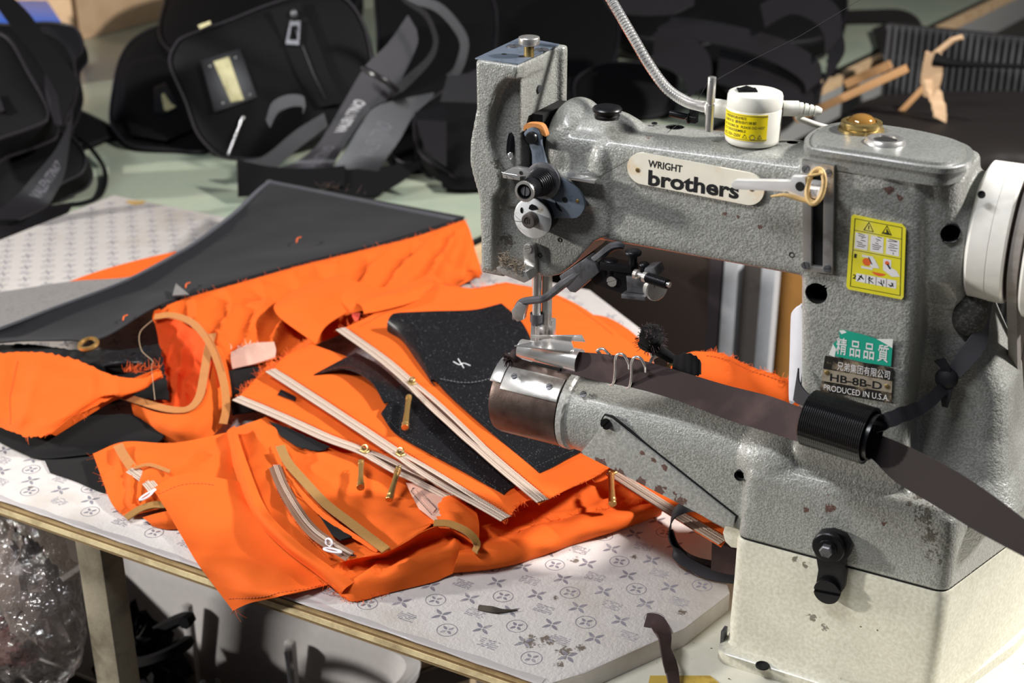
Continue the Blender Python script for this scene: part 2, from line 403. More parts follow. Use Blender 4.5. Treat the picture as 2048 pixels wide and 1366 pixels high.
# cream base with foot flange
b = MB(); b.rings([plan_ring(-9, -3.5, 12), plan_ring(-4, -1.8, 12), plan_ring(60, -.6), plan_ring(97, -.6), plan_ring(100.3, .4)])
obj('base', b, M['cream'], mc, label='cream painted lower base')
FL = [V(-327, 972), V(-150, 972), V(-97, 1110), V(-80, 1195), V(-327, 1195)]
fr = lambda z, i: [V(q[0], q[1], z) for q in round_poly(offset_poly(FL, i), 14)]
obj('foot_flange', MB().rings([fr(-20, 0), fr(-10, 0), fr(-7.5, 2.5), fr(-7, 5)]), M['cream'], mc)
obj('seam_shade_ring', MB().rings([plan_ring(99.8, 1.2), plan_ring(102.4, 1.2)]), M['hole'], mc)  # black ring filling the seam groove, the groove's shade put into colour
# latch on the base
l = MB(); lat = [(1630, 1075), (1640, 1064), (1665, 1062), (1690, 1072), (1702, 1092), (1700, 1110), (1690, 1124), (1692, 1150), (1688, 1178), (1675, 1195), (1655, 1200), (1638, 1188), (1632, 1165), (1636, 1140), (1632, 1115), (1624, 1095)]
latch = obj('latch', l.prism(Y(979, *lat), (0, 6.5, 0)), M['black_metal'], mc, bev=.8)
c = U(1660, 1090, y=979); l = MB().lathe(c, NY, [(0, 13.5), (5, 13.5), (6, 12.5), (6.2, 8), (7.5, 7.5), (7.7, .01)], 28)
obj('latch_washer', l, M['black_metal'], latch)
obj('latch_bolt', MB().lathe(c+NY*7, NY, [(0, 5.5), (5, 5.5), (6, 4.5), (6, .01)], 6), M['gunmetal'], latch)
obj('latch_screw', screw(MB(), U(1656, 1180, y=979), NY, 11, 4, .1), M['black_metal'], latch)
# bed: dark steel cap, collar ring, needle plate strips, skirt plate
X = lambda y, px, py: U(px, py, y=y)[0]
ax = V(0, 1035, 158)
obj('bed_end_cap', MB().lathe(ax+V(-500, 0, 0), (-1, 0, 0), [(0, 36.3), (62, 36.3), (67, 35.2), (69, 32), (70, 10), (70, .1)], 48), M['darksteel'], mc)
obj('bed_collar', MB().lathe(ax+V(-499, 0, 0), (1, 0, 0), [(0, 34), (.5, 37), (6, 37.4), (7, 36), (9, 34.5), (9, 30)], 48), M['skirt'], mc)
def arc_shell(x0, x1, r0, r1, a0, a1, n=12):
    A = np.radians(np.linspace(a0, a1, n)); P = lambda x, r: [ax+V(x, -r*cos(a), r*sin(a)) for a in A]
    s0 = P(x0, r1)+P(x0, r0)[::-1]; s1 = P(x1, r1)+P(x1, r0)[::-1]
    return MB().rings([s0, s1])
obj('throat_plate', arc_shell(-557, -500, 36, 38.2, 32, 68), M['steel'], mc, bev=.3, label='bright steel strip screwed to the bed cap')
obj('feed_plate', arc_shell(-568, -498, 35.8, 37, 68.5, 125), M['darksteel'], mc)
obj('end_clip', arc_shell(-569, -558, 36, 38.4, 40, 100), M['steel'], mc, bev=.3)
for px, py in ((1098, 773), (1166, 787), (1026, 748)):
    p = U(px, py, y=1010); d = unit(V(0, p[1]-1035, p[2]-158)); p = ax*V(0, 1, 1)+V(p[0], 0, 0)+d*38
    obj('screw', screw(MB(), p, d, 3.1 if px > 1050 else 2.8, 1.2, .5), M['gunmetal'], mc)
obj('skirt_gap', MB().prism(Y(999.6, (1200, 842), (1208, 829), (1224, 832), (1476, 1033), (1470, 1046), (1216, 848)), (0, 2, 0)), M['hole'], mc)
sk = MB().prism(Y(997.5, (1208, 833), (1222, 838), (1470, 1035), (1466, 1056), (1440, 1050), (1160, 906), (1192, 870)), (0, 4, 0))
obj('skirt_plate', sk, M['skirt'], mc, bev=.8, label='chipped triangular cover plate under the bed')
obj('screw', screw(MB(), U(1213, 847, y=996), NY, 5, 2.2, .9), M['black_metal'], mc)
# slotted lever plate
out = Y(994.5, (1603, 320), (1668, 332), (1665, 549), (1606, 541)); inn = Y(994.5, (1623, 341), (1647, 345), (1645, 536), (1622, 532)); D = V(0, 5, 0)
slot = obj('slot_plate', MB().rings([out, inn, [q+D for q in inn], [q+D for q in out]], closed=True), M['steel'], mc, bev=.5)
obj('slot_back', MB().prism([q+V(0, 4.2, 0) for q in inn], (0, 1.2, 0)), M['hole'], slot)
for px, py in ((1612, 338), (1657, 346), (1611, 530), (1655, 537)):
    obj('screw', screw(MB(), U(px, py, y=994.5), NY, 2.9, 1.4, random.random()*3), M['gunmetal'], slot)
lev = [(1462, 366), (1470, 361), (1580, 363), (1584, 353), (1610, 355), (1614, 396), (1584, 397), (1576, 384), (1470, 379), (1463, 375)]
lever = obj('stitch_lever', MB().prism(Y(972, *lev), (0, 7, 0)).box(U(1630, 378, y=985), (11, 24, 7)), M['bright'], mc, bev=.7)
obj('lever_hole', MB().lathe(U(1600, 373, y=971.9)+V(0, .6, 0), NY, [(0, 3.6), (.7, 3.6)], 18), M['hole'], lever)
ang = np.linspace(0, 2*pi, 25)[:-1]; c0 = U(1628, 376, y=970)
loop = [c0+V(6*cos(a), 4+4*sin(a), 12*sin(a)) for a in ang]; loop.append(loop[0])
obj('rubber_band', MB().tube(loop, 2.1, 8).tube([c0+V(0, 3, -12), U(1600, 398, y=972), U(1570, 390, y=970), U(1542, 393, y=970)], [2.2, 1.8, .8], 8, 14).tube([c0+V(3, 3, 12), U(1640, 348, y=968), U(1615, 352, y=966)], [1.5, 1], 7, 8), mat('latex', 'c6a46a', .55), lever, label='perished tan rubber band tied round the lever')
# top cover
zc = [(540, 480), (552, 445), (590, 412), (680, 372), (820, 350), (1050, 375), (1300, 412), (1550, 468), (1668, 512), (1702, 560), (1690, 610), (1640, 640), (1540, 662), (1400, 655), (1000, 592), (600, 532), (548, 508)]
P2 = lambda q: (1450+q[0]/3.415, 140+q[1]/3.415)
tp = crom([U(*P2(q), z=443) for q in zc], 60, True)
cen = tp.mean(0); ins = lambda k, z: [V(*((q-cen)*k+cen)[:2], z) for q in tp]
tc = obj('top_cover', MB().rings([ins(.94, 428), ins(.95, 437.5), ins(1, 438), ins(1, 441.8), ins(.985, 442.6), ins(.915, 442.7), ins(.9, 444.6), ins(.885, 445)]), hammer('cover_paint', '868783', '747571', (), scale=700, strength=.35, rough=.32), mc, ang=25)
g = U(1722, 258, z=446)
obj('sight_glass_ring', MB().lathe(g, (0, 0, 1), [(-1.5, 17.5), (1, 17.3), (2, 15.5), (3, 16), (6, 15.5), (7, 13.5), (6.8, 11.5), (4, 11), (4, .1)], 36), M['brass'], tc)
obj('sight_glass', MB().lathe(g, (0, 0, 1), [(4, 11.3), (8, 10), (10.5, 7), (11.8, 3), (12, .1)], 30), M['amber'], tc, label='amber domed oil sight glass')
g = U(1770, 285, z=445)
obj('filler_ring', MB().lathe(g, (0, 0, 1), [(-1, 15.5), (.5, 15.2), (3.4, 13.4), (3.8, 11.4), (3, 9.4), (.6, 9.2)], 36, cap=False), M['steel'], tc)
obj('filler_hole', MB().lathe(g, (0, 0, 1), [(1.6, 9.6), (1.61, .1)], 28, cap=False), M['hole'], tc)
for px, py in ((1640, 261), (1912, 313)):
    obj('screw_hole', MB().lathe(U(px, py, z=443.3), (0, 0, 1), [(-.2, 2.3), (.15, 2.3), (.2, 1.6), (-.1, .1)], 16), M['hole'], tc)
# hand wheel and belt
hw = V(-170, 1062, 379)
wheel = obj('hand_wheel', MB().lathe(hw, (1, 0, 0), [(-3, 44), (0, 51), (1.5, 53), (14.6, 53), (15, 52.4), (15.4, 53), (26, 53), (27.5, 51.5), (28, 46)], 72), M['cream_enamel'], mc, ang=30)
obj('belt_groove', MB().lathe(hw+V(28, 0, 0), (1, 0, 0), [(0, 50), (2.5, 44), (10, 44), (12.5, 52)], 64), M['darksteel'], wheel)
obj('wheel_rim', MB().lathe(hw+V(40, 0, 0), (1, 0, 0), [(0, 50), (.5, 57), (2.5, 60), (22, 60), (26, 58), (29, 52), (29, 20)], 72), M['cream_enamel'], wheel)
obj('set_screw', MB().lathe(U(1963, 389, y=1012), (0, -.8, .5), [(-1, 2.8), (.6, 2.8), (.7, 2), (-.4, 1.5), (-.5, .01)], 16), M['hole'], wheel)
ba = np.radians(np.linspace(-20, 200, 30)); bp = [hw+V(34, -47*cos(a), 47*sin(a)) for a in ba]
T0 = [U(2052, 690, x=-140), U(2020, 600, x=-143)]
belt = MB(); bpp = np.array([hw+V(34, -47*cos(a), 47*sin(a)) for a in np.radians(np.linspace(-42, 210, 40))]); t0 = bpp[0]+V(4, 190, -250)
bpp = np.concatenate([[t0], [t0*.5+bpp[0]*.5+V(0, -1, 0)], bpp, [bpp[-1]+V(0, 5, -150)]])
Tb = np.gradient(bpp, axis=0); 
rb = []
for i, q in enumerate(bpp):
    t = unit(Tb[i]); nn = np.cross(t, V(1, 0, 0)); rb.append([q+V(5, 0, 0)+nn*2.5, q+V(-5, 0, 0)+nn*2.5, q+V(-3.5, 0, 0)-nn*3, q+V(3.5, 0, 0)-nn*3])
obj('drive_belt', belt.rings(rb), mat('drive_belt', '8b8580', .6, bump=(300, .3), var=('6a5a4c', 40, .5, .8)), mc, label='worn grey drive belt in the wheel groove')
# knurled boss below the wheel
obj('column_boss', MB().ell((-166, 1040, 320), (14, 12, 21)), mat('boss_rubber', '3a3836', .9, bump=(500, .5), var=('6a6866', 400, .5, .7)), mc)
# head details
obj('top_plate', MB().prism(Zp(480.5, (950, 119), (1036, 130), (1119, 91), (1042, 76)), (0, 0, 1.3)), M['bluesteel'], mc, bev=.4, label='smooth blue-grey steel plate on top of the head')
k0 = U(1058, 113, z=481.5)
obj('pressure_screw', MB().lathe(k0, (0, 0, 1), [(0, 4.2), (10, 4.2), (10.2, 3.6)], 20), M['brass'], mc)
kn = MB(); R = []
for t, r in ((9.5, 7.5), (10, 8.3), (11, 8.5), (15, 8.5), (16, 8.2), (16.4, 7)):
    R.append([k0+V((r+(.22 if k % 2 else -.1))*cos(2*pi*k/72+t*.03), (r+(.22 if k % 2 else -.1))*sin(2*pi*k/72+t*.03), t) for k in range(72)])
obj('knurled_knob', kn.rings(R), M['steel'], mc, ang=60)
for px, py, r in ((1028, 93, 6), (1083, 100, 6), (1008, 108, 2.3), (1044, 113, 3)):
    obj('screw' if r > 4 else 'screw_hole', screw(MB(), U(px, py, z=481.8), (0, 0, 1), r, .8) if r > 4 else MB().lathe(U(px, py, z=481.9), (0, 0, 1), [(-.2, r), (.1, r), (-.05, .01)], 16), M['gunmetal'] if r > 4 else M['hole'], mc)
obj('screw', screw(MB(), V(-531.6, 1026, 452), (1, 0, 0), 3.4, 1.2), M['gunmetal'], mc)
tk = [U(1056, 175, y=1020), U(1040, 215, y=1010), U(1028, 260, y=1000), U(1021, 300, y=994), U(1022, 312, y=992)]
tl = MB().tube(tk, [3, 4.2, 4.5, 3.6, 2.5], 10, 20); obj('take_up_lever', tl, M['black_metal'], mc)
obj('take_up_tip', MB().ell(U(1021, 311, y=992), (2.6, 2.6, 4)), M['chrome'], mc)
obj('head_gap', MB().box((-524.5, 1035, 400), (10, 50, 70)), M['hole'], mc)  # solid black block, the gap's shade put into its colour
# tension group
tpl = [(1048, 272), (1052, 261), (1063, 255), (1075, 259), (1081, 272), (1082, 290), (1091, 325), (1100, 348), (1130, 361), (1154, 379), (1168, 402), (1167, 420), (1152, 436), (1115, 436), (1095, 440), (1072, 420), (1062, 380), (1064, 335), (1062, 300)]
plate = obj('tension_plate', MB().prism(crom(Y(986, *tpl), 70, True), (0, 3.5, 0)), M['bluesteel'], mc, bev=.4)
obj('felt_pad', MB().prism(crom(Y(988, (1048, 262), (1050, 249), (1068, 247), (1084, 252), (1092, 272), (1084, 270), (1065, 262)), 40, True), (0, 6, 0)), M['orange_rubber'], plate, label='worn orange felt pad behind the top screw')
obj('plate_spacer', MB().cyl(U(1066, 272, y=1004), U(1066, 272, y=989), 8).cyl(U(1130, 405, y=1000), U(1130, 405, y=989), 8).cyl(U(1085, 380, y=1004), U(1085, 380, y=989), 12), M['black_metal'], plate)
pc = U(1065, 275, y=986)
ps = MB().lathe(pc, NY, [(0, 5.2), (2.5, 5.2), (4, 4), (4.3, .01)], 20)
obj('cross_screw', ps, M['blackplastic'], plate)
obj('plate_hole', MB().lathe(U(1130, 400, y=986), NY, [(-.3, 2.5), (.2, 2.5), (.1, .01)], 18), M['hole'], plate)
obj('plate_rivet', MB().lathe(U(1155, 402, y=986), NY, [(-.3, 1.8), (.4, 1.6), (.9, .8), (1, .01)], 14), M['brass'], plate)
p0 = U(1092, 358, y=986)
ten = obj('tension_post', MB().lathe(p0, NY, [(0, 14), (3, 14.5), (4, 10), (5, 15.5), (6, 15.5), (7, 12)], 40), M['gunmetal'], mc)
spr = [p0+NY*(8+16*i/90)+V((11.5-3.2*i/90)*cos(i*.49), 0, (11.5-3.2*i/90)*sin(i*.49)) for i in range(91)]
obj('tension_spring', MB().tube(spr, .9, 6).lathe(p0, NY, [(6, 7), (24, 6.5)], 24), M['black_metal'], ten)
R = []
for t, r in ((23, 7), (24, 8.2), (36, 8.2), (37, 8), (37.3, 6), (34, 5), (34, .2)):
    R.append([p0+NY*t+V((r+(.35 if k % 2 and r > 7.5 else 0))*cos(2*pi*k/56), 0, (r+(.35 if k % 2 and r > 7.5 else 0))*sin(2*pi*k/56)) for k in range(56)])
obj('tension_knob', MB().rings(R), M['black_metal'], ten, ang=60)
R = []
for t, r in ((36.6, 8.5), (38, 8.2), (38.2, 6.2), (36.6, 6)):
    R.append([p0+NY*t+V((r+(.4 if k % 2 else 0))*cos(2*pi*k/56), 0, (r+(.4 if k % 2 else 0))*sin(2*pi*k/56)) for k in range(56)])
obj('knurled_ring', MB().rings(R, closed=True), M['steel'], ten, ang=60)
obj('post_slot', screw(MB(), p0+NY*34, NY, 4, 2.4, 1.5), M['gunmetal'], ten)
d0 = U(1073, 432, y=986)
disc = obj('thread_disc', MB().lathe(d0, NY, [(5.2, 13), (5, 16), (6.6, 17.4), (7.6, 17), (8.2, 15.5), (8.4, .1)], 48), mat('disc_white', 'd4d6d6', .35, .2, var=('8f7a58', 90, .56, .72)), mc, label='worn white thread tension disc')
obj('disc_rim', MB().lathe(d0, NY, [(-12, 15), (0, 16.4), (3, 17.2), (4.6, 17.2), (5.1, 15)], 48), M['black_metal'], disc)
obj('disc_knob', MB().lathe(d0+NY*8, NY, [(0, 6.6), (6.5, 6.4), (7.4, 5.6), (7.5, 3.6), (6.8, 3.4), (6.8, .1)], 30), mat('bakelite', '4a4441', .45), disc)
obj('disc_notch', MB().prism([d0+NY*8.35+V(a*1.0, 0, b*1.0) for a, b in ((-3, 8.5), (0, 7.5), (3, 8.5), (6, 9.5), (4, 12), (0, 13), (-2, 11.5))], NY*.3).prism([d0+NY*8.35+V(-9.5+1.3*cos(t), 0, 6+2.6*sin(t)) for t in np.linspace(0, 2*pi, 14)[:-1]], NY*.3), M['black_metal'], disc)
obj('disc_slot', MB().box(d0+NY*14.6+V(-.8, 0, 0), (.8, .8, 4.6)).box(d0+NY*14.6+V(1, 0, 0), (.8, .8, 4.6)), M['hole'], disc)
# thread guides
obj('thread_guide', MB().prism(Y(984, (1004, 345), (1026, 336), (1062, 342), (1070, 352), (1040, 353), (1008, 356)), (0, 8, 0)).prism(Y(984, (1004, 345), (1040, 351), (1040, 361), (1006, 356)), (0, 1.2, 0)), M['chrome'], mc, bev=.3)
obj('guide_hole', MB().lathe(U(1042, 346, y=983.8), NY, [(0, 1.7), (.1, 1.7), (.05, .01)], 12), M['hole'], mc)
obj('thread_guide', MB().box(U(1166, 357, y=990), (25, 9, 2.6)).cyl(U(1143, 350, y=1000), U(1143, 350, y=986), 3), M['chrome'], mc, bev=.4)
obj('oil_cap', MB().lathe(U(1214, 231, z=444), (0, 0, 1), [(-2, 10), (.5, 10.5), (1.5, 9.4), (2.5, 9.6), (3.5, 11.6), (5.5, 12), (7, 11), (8, 8), (8.3, .1)], 36), M['blackplastic'], mc, label='black rubber oil cap on top of the arm')
pn = U(1418, 262, y=1020)
obj('thread_pin', MB().cyl(pn, pn+V(0, 0, 21), 3.3).cyl(pn+V(0, 0, 21), pn+V(0, 0, 23), 2.5).cyl(pn+V(0, 0, 23), pn+V(0, 0, 43), 3.3, b=.5), M['steel'], mc)
obj('rear_guide', MB().cyl(U(1340, 226, y=1078), U(1392, 238, y=1078), 2.6).lathe(U(1376, 236, y=1078), (1, 0, 0), [(0, 2.5), (.5, 4.5), (1.5, 4.5), (2, 2.5)], 16).box(U(1388, 226, y=1080), (6, 6, 16)), M['black_metal'], mc)
# needle bar, presser bar, feet
nb = lambda px, y0, y1, r, yy: (U(px, y0, y=yy), U(px, y1, y=yy), r)
a, b_, r = nb(1074, 545, 632, 4.2, 1030); obj('needle_bar', MB().cyl(V(a[0], 1030, 310), V(a[0], 1030, 246), 4.2), M['chrome'], mc)
obj('needle_clamp', MB().cyl(V(a[0], 1030, 247), V(a[0], 1030, 239), 6).cyl(V(a[0]-.5, 1030, 241), V(a[0]-.5, 1030, 236), 4.6), M['gunmetal'], mc)
obj('needle', MB().cyl(V(a[0], 1030, 240), V(a[0], 1030, 198), 1.1, .5), M['chrome'], mc)
q = U(1094, 600, y=1036)
obj('presser_bar', MB().cyl(V(q[0], 1036, 310), V(q[0], 1036, 236), 4.6), M['steel'], mc)
foot = MB().prism([V(q[0]-14, 1032, 238), V(q[0]-1, 1032, 238), V(q[0]-1, 1032, 208), V(q[0]-3, 1032, 199), V(q[0]-17, 1032, 199), V(q[0]-15, 1032, 210)], (0, 9, 0)).prism([V(q[0]-1, 1036, 240), V(q[0]+6, 1036, 240), V(q[0]+6, 1036, 212), V(q[0]-1, 1036, 214)], (0, 7, 0))
obj('presser_foot', foot, M['chrome'], mc, bev=.8)
obj('foot_screw', screw(MB(), V(q[0]+4, 1034, 220), NY, 3.4, 3), M['chrome'], mc)
obj('presser_guide', MB().prism(Y(992, (1046, 500), (1048, 490), (1056, 486), (1066, 490), (1069, 500), (1071, 552), (1050, 548)), (0, 6, 0)), M['steel'], mc, bev=.4)
obj('screw', screw(MB(), U(1057, 497, y=992), NY, 3.6, 1.2, .4), M['steel'], mc)
obj('thread_bracket', MB().prism(Y(978, (992, 535), (1012, 530), (1052, 545), (1060, 560), (1048, 566), (996, 546)), (0, 14, 0)), M['steel'], mc, bev=.7)
# presser lifter and edge guide attachment
obj('lifter_hook', MB().tube([U(1247, 494, y=996), U(1238, 491, y=994), U(1222, 495, y=992), U(1200, 512, y=990), U(1165, 540, y=988), U(1130, 565, y=986), U(1108, 583, y=986), U(1088, 597, y=986), U(1060, 601, y=986), U(1044, 605, y=986), U(1034, 620, y=986), U(1030, 638, y=986)], [2.6, 3.6, 3.8, 3.6, 4, 4, 3.6, 3.5, 3.6, 3.6, 3.4, 2.8], 8, 50), M['gunmetal'], mc)
obj('hook_end', MB().prism(Y(982, (1022, 622), (1036, 604), (1052, 612), (1046, 640), (1034, 644), (1026, 636)), (0, 6, 0)), M['steel'], mc, bev=.7)
gb = obj('guide_block', MB().prism(Y(984, (1118, 552), (1172, 516), (1192, 528), (1198, 545), (1150, 586), (1140, 584), (1124, 566)), (0, 16, 0)), M['gunmetal'], mc, bev=1)
obj('guide_arm', MB().prism(Y(988, (1170, 532), (1200, 528), (1262, 548), (1262, 588), (1252, 590), (1186, 568)), (0, 8, 0)).prism(Y(982, (1199, 524), (1262, 536), (1264, 548), (1200, 540)), (0, 14, 0)), M['black_metal'], mc, bev=.6)
obj('guide_clamp', MB().prism(Y(983, (1252, 552), (1282, 556), (1290, 536), (1308, 535), (1314, 550), (1306, 590), (1254, 584)), (0, 16, 0)).prism(Y(978, (1242, 588), (1290, 594), (1290, 602), (1242, 597)), (0, 20, 0)), M['gunmetal'], mc, bev=.8)
obj('guide_roller', MB().lathe(U(1306, 574, y=990), unit(V(.8, -.6, 0)), [(0, 9.5), (6, 10), (7, 9), (7.2, .1)], 28), M['steel'], mc)
for px, py, r in ((1222, 521, 6.5), (1266, 503, 6.8), (1288, 528, 4.2)):
    p = U(px, py+8, y=990); R = []
    for t, rr in ((-12, r*.45), (0, r*.5), (1, r*.95), (3, r), (4.5, r*.8), (5.3, r*.3)):
        R.append([p+V((rr+(.25 if k % 2 else 0))*cos(2*pi*k/40), (rr+(.25 if k % 2 else 0))*sin(2*pi*k/40), t) for k in range(40)])
    obj('thumb_screw', MB().rings(R), M['black_metal'], mc, ang=60)
a = U(1268, 547, y=980); b_ = U(1340, 570, y=972); dd = unit(b_-a); L = np.linalg.norm(b_-a); e1 = unit(np.cross(dd, V(0, 0, 1))); e2 = np.cross(dd, e1)
sp = [a+dd*(L*.25+L*.68*i/160)+3.6*(cos(i*.7)*e1+sin(i*.7)*e2) for i in range(161)]
obj('guide_bolt', MB().cyl(a, b_, 2.2).lathe(a, dd, [(0, 2.5), (1, 4.2), (4, 4.2), (5, 2.6), (9, 2.4), (10, 4.4), (13, 4.4), (14, 3)], 18), M['steel'], mc)
obj('guide_spring', MB().tube(sp, .75, 6), M['black_metal'], mc)
obj('guide_screw', screw(MB(), U(1225, 562, y=988), NY, 4.4, 2, .4), M['steel'], mc)
# binder (folder) on the bed
a = U(1036, 703, y=1003); b_ = U(1155, 727, y=1003); dd = V(1, 0, 0); x0, x1 = a[0], b_[0]
zc_ = (a[2]+b_[2])/2
R0 = []
for x, r in ((x0, 8.8), (x1, 11.5)):
    A = np.radians(np.linspace(-70, 200, 20)); o = [V(x, 1008-r*sin(t), zc_+r*cos(t)*1.0) for t in A]; i_ = [V(x, 1008-(r-1)*sin(t), zc_+(r-1)*cos(t)) for t in A][::-1]; R0.append(o+i_)
fold = obj('binder_tube', MB().rings(R0), M['chrome'], mc)
obj('binder_slot', MB().box(((x0+x1)/2+2, 996.6, zc_-5.5), (28, 2, 2.4)), M['hole'], fold)
obj('binder_plate', MB().prism(Zp(zc_+11, (1028, 693), (1060, 687), (1135, 672), (1142, 682), (1148, 700), (1140, 705)), (0, 0, 1.2)).prism([V(x0+6, 1014, zc_+12), V(x1-6, 1022, zc_+19), V(x1-3, 1024, zc_+12), V(x0+8, 1016, zc_+9)], (0, 1.2, 0)), M['chrome'], fold, bev=.3)
for i, (px, py) in enumerate(((1205, 706), (1245, 716), (1278, 722))):
    yy = 999-i*.5; t = U(px, py, y=yy); x = t[0]; zt = t[2]
    if i == 0: P = [V(x-5, yy+6, zt-4), V(x-5, yy, zt+1), V(x, yy, zt+4), V(x+5, yy, zt+1), V(x+5, yy+6, zt-4)]
    else: P = [V(x-16, yy+5, zt-26), V(x-10, yy-1, zt-27), V(x-6, yy-3, zt-23), V(x-5, yy-3, zt-12), V(x-5, yy-3, zt), V(x-2, yy-3, zt+4.5), V(x+3, yy-3, zt+4), V(x+6, yy-1, zt-3), V(x+6, yy+1, zt-9)]
    obj('wire_hook', MB().tube(P, 1.25, 10, 40), M['chrome'], mc)
# plates and stickers on the casting
def quad_map(q, y):
    A = [U(*p, y=y) for p in q]     # TL TR BR BL
    return lambda u, v: (A[0]*(1-u)+A[1]*u)*(1-v)+(A[3]*(1-u)+A[2]*u)*v
def line(mb, f, pts, wd, lift, closed=True):
    pts = [V(*p) for p in pts]; n = len(pts)
    for i in range(n if closed else n-1):
        a, b = pts[i], pts[(i+1) % n]; A, B = f(*a), f(*b); d = unit(B-A); s = np.cross(d, NY)*wd/2; e = d*wd/2
        mb.add([A-s-e+NY*lift, A+s-e+NY*lift, B+s+e+NY*lift, B-s+e+NY*lift], [(0, 1, 2, 3)])
def fill(mb, f, pts, lift): mb.add([f(*p)+NY*lift for p in pts], [tuple(range(len(pts)))])
M['ink'] = mat('black_ink', '17171a', .5); M['print_white'] = mat('print_white', 'd8d6d6', .5); M['print_red'] = mat('print_red', 'd9622c', .5)
M['yellow'] = mat('yellow_sticker', 'd6cc2e', .45, var=('d9d29a', 45, .5, .8)); M['plate'] = mat('pearl_plate', 'e6e0d0', .35, var=('d8b685', 30, .55, .78), coat=.3)
na, nb_ = U(1284, 337.5, y=997.2), U(1496, 378, y=997.2); nd = unit(nb_-na); nu_ = np.cross(NY, nd); npl = [na+12.9*(-nd*sin(t)+nu_*cos(t)) for t in np.linspace(0, pi, 18)]+[nb_+12.9*(nd*sin(t)-nu_*cos(t)) for t in np.linspace(0, pi, 18)]
name = obj('name_plate', MB().prism(npl, (0, 2.5, 0)), M['plate'], mc, label='cream oval name plate with black lettering')
for px, py in ((1275, 340), (1503, 378)): obj('rivet', MB().lathe(U(px, py, y=997.2), NY, [(0, 1.9), (.7, 1.6), (1.1, .01)], 14), M['brass'], name)
obj('lettering', text_mb('WRIGHT', U(1296, 333, y=997.2), U(1364, 345, y=997.2), NY, 5.6, .018), M['ink'], name)
obj('lettering', text_mb('brothers', U(1296, 369, y=997.2), U(1477, 397, y=997.2), NY, 11.9, .032), M['ink'], name)
f = quad_map([(1703, 428), (1812, 449), (1808, 600), (1692, 578)], 997.4)
ws = obj('warning_sticker', MB().prism([f(0, .03), f(.04, 0), f(.5, .01), f(.93, .005), f(1, .05), f(.99, .96), f(.96, 1), f(.04, 1), f(0, .96)], (0, .5, 0)), M['yellow'], mc, label='yellow safety sticker with pictograms')
k = MB(); line(k, f, [(.07, .05), (.93, .05), (.93, .95), (.07, .95)], .5, .12); line(k, f, [(.07, .2), (.93, .2)], .4, .12, False); line(k, f, [(.07, .46), (.93, .46)], .4, .12, False)
for c in (.33, .66): line(k, f, [(c-.085, .175), (c, .065), (c+.085, .175)], .5, .12); line(k, f, [(c, .11), (c, .15)], .7, .12, False)
line(k, f, [(.61, .16), (.71, .165)], .9, .12, False); line(k, f, [(.66, .12), (.69, .15)], .9, .12, False)
for i in range(4):
    x = .24+i*.18; random.seed(i+3)
    for j in range(4): line(k, f, [(x+random.uniform(-.05, .05), .8+random.uniform(-.03, .06)), (x+random.uniform(-.05, .05), .8+random.uniform(-.02, .07))], .7, .2, False)
    if i: line(k, f, [(x-.09, .76), (x-.09, .87)], .3, .2, False)
for i in range(3):
    for j in range(7): 
        x = .21+i*.28; y = .23+j*.028; line(k, f, [(x+random.uniform(-.08, .02), y), (x+random.uniform(0, .09), y+random.uniform(-.01, .02))], .5, .2, False)
line(k, f, [(.36, .52), (.42, .6)], .6, .3, False); line(k, f, [(.7, .57), (.74, .61)], 1.2, .3, False)
kk = MB()
for i in range(3): fill(kk, f, [(.1+i*.28, .225), (.33+i*.28, .225), (.33+i*.28, .435), (.1+i*.28, .435)], .1)
fill(kk, f, [(.16, .76), (.86, .76), (.86, .87), (.16, .87)], .1)
fill(kk, f, [(.24, .5), (.44, .5), (.44, .53), (.24, .53)], .1); fill(kk, f, [(.24, .65), (.44, .65), (.44, .68), (.24, .68)], .1); fill(kk, f, [(.38, .53), (.46, .52), (.56, .64), (.42, .65), (.36, .6)], .14)
fill(kk, f, [(.62, .5), (.76, .5), (.76, .6), (.86, .63), (.92, .7), (.78, .72), (.62, .65)], .1)
kr = MB(); fill(kr, f, [(.33+.075*cos(t), .585+.05*sin(t)) for t in np.linspace(0, 2*pi, 20)[:-1]], .2); fill(kr, f, [(.69+.04*cos(t), .55+.027*sin(t)) for t in np.linspace(0, 2*pi, 16)[:-1]], .2); fill(kr, f, [(.42, .7), (.68, .7), (.62, .735), (.55, .745), (.47, .73)], .1)
obj('print', k, M['ink'], ws); obj('print', kk, M['print_white'], ws); obj('print', kr, M['print_red'], ws)
obj('lettering', text_mb('1', f(.1, .56), f(.14, .56), NY, 3.2, .02), M['ink'], ws); obj('lettering', text_mb('2', f(.1, .84), f(.16, .84), NY, 3.4, .02), M['ink'], ws)
f = quad_map([(1672, 657), (1786, 679), (1782, 733), (1657, 712)], 997.4)
M['green'] = mat('green_sticker', '1f9a80', .4); M['paper'] = mat('torn_paper', 'd9dad6', .7)
qs = obj('quality_sticker', MB().prism([f(.0, .95), f(.02, .55), f(.1, .3), f(.06, .05), f(.12, 0), f(.5, .04), f(.75, .1), f(1, .3), f(1, 1), f(.6, 1.02)], (0, .5, 0)), M['green'], mc, label='torn green sticker with white characters')
k = MB(); fill(k, f, [(.0, .95), (.02, .55), (.09, .7), (.1, 1.0)], .12); fill(k, f, [(.06, .05), (.14, .0), (.2, .06), (.12, .16)], .12); fill(k, f, [(.72, .09), (1, -.02), (1, .32), (.87, .2)], .12)
obj('torn_edge', k, M['paper'], qs)
for i, ch in enumerate('精品品質'):
    x = .1+i*.225; obj('lettering', text_mb(ch, f(x, .82), f(x+.17, .82), NY, 10.5, .012), M['print_white'], qs)
f = quad_map([(1650, 712), (1786, 738), (1782, 806), (1640, 782)], 997.4)
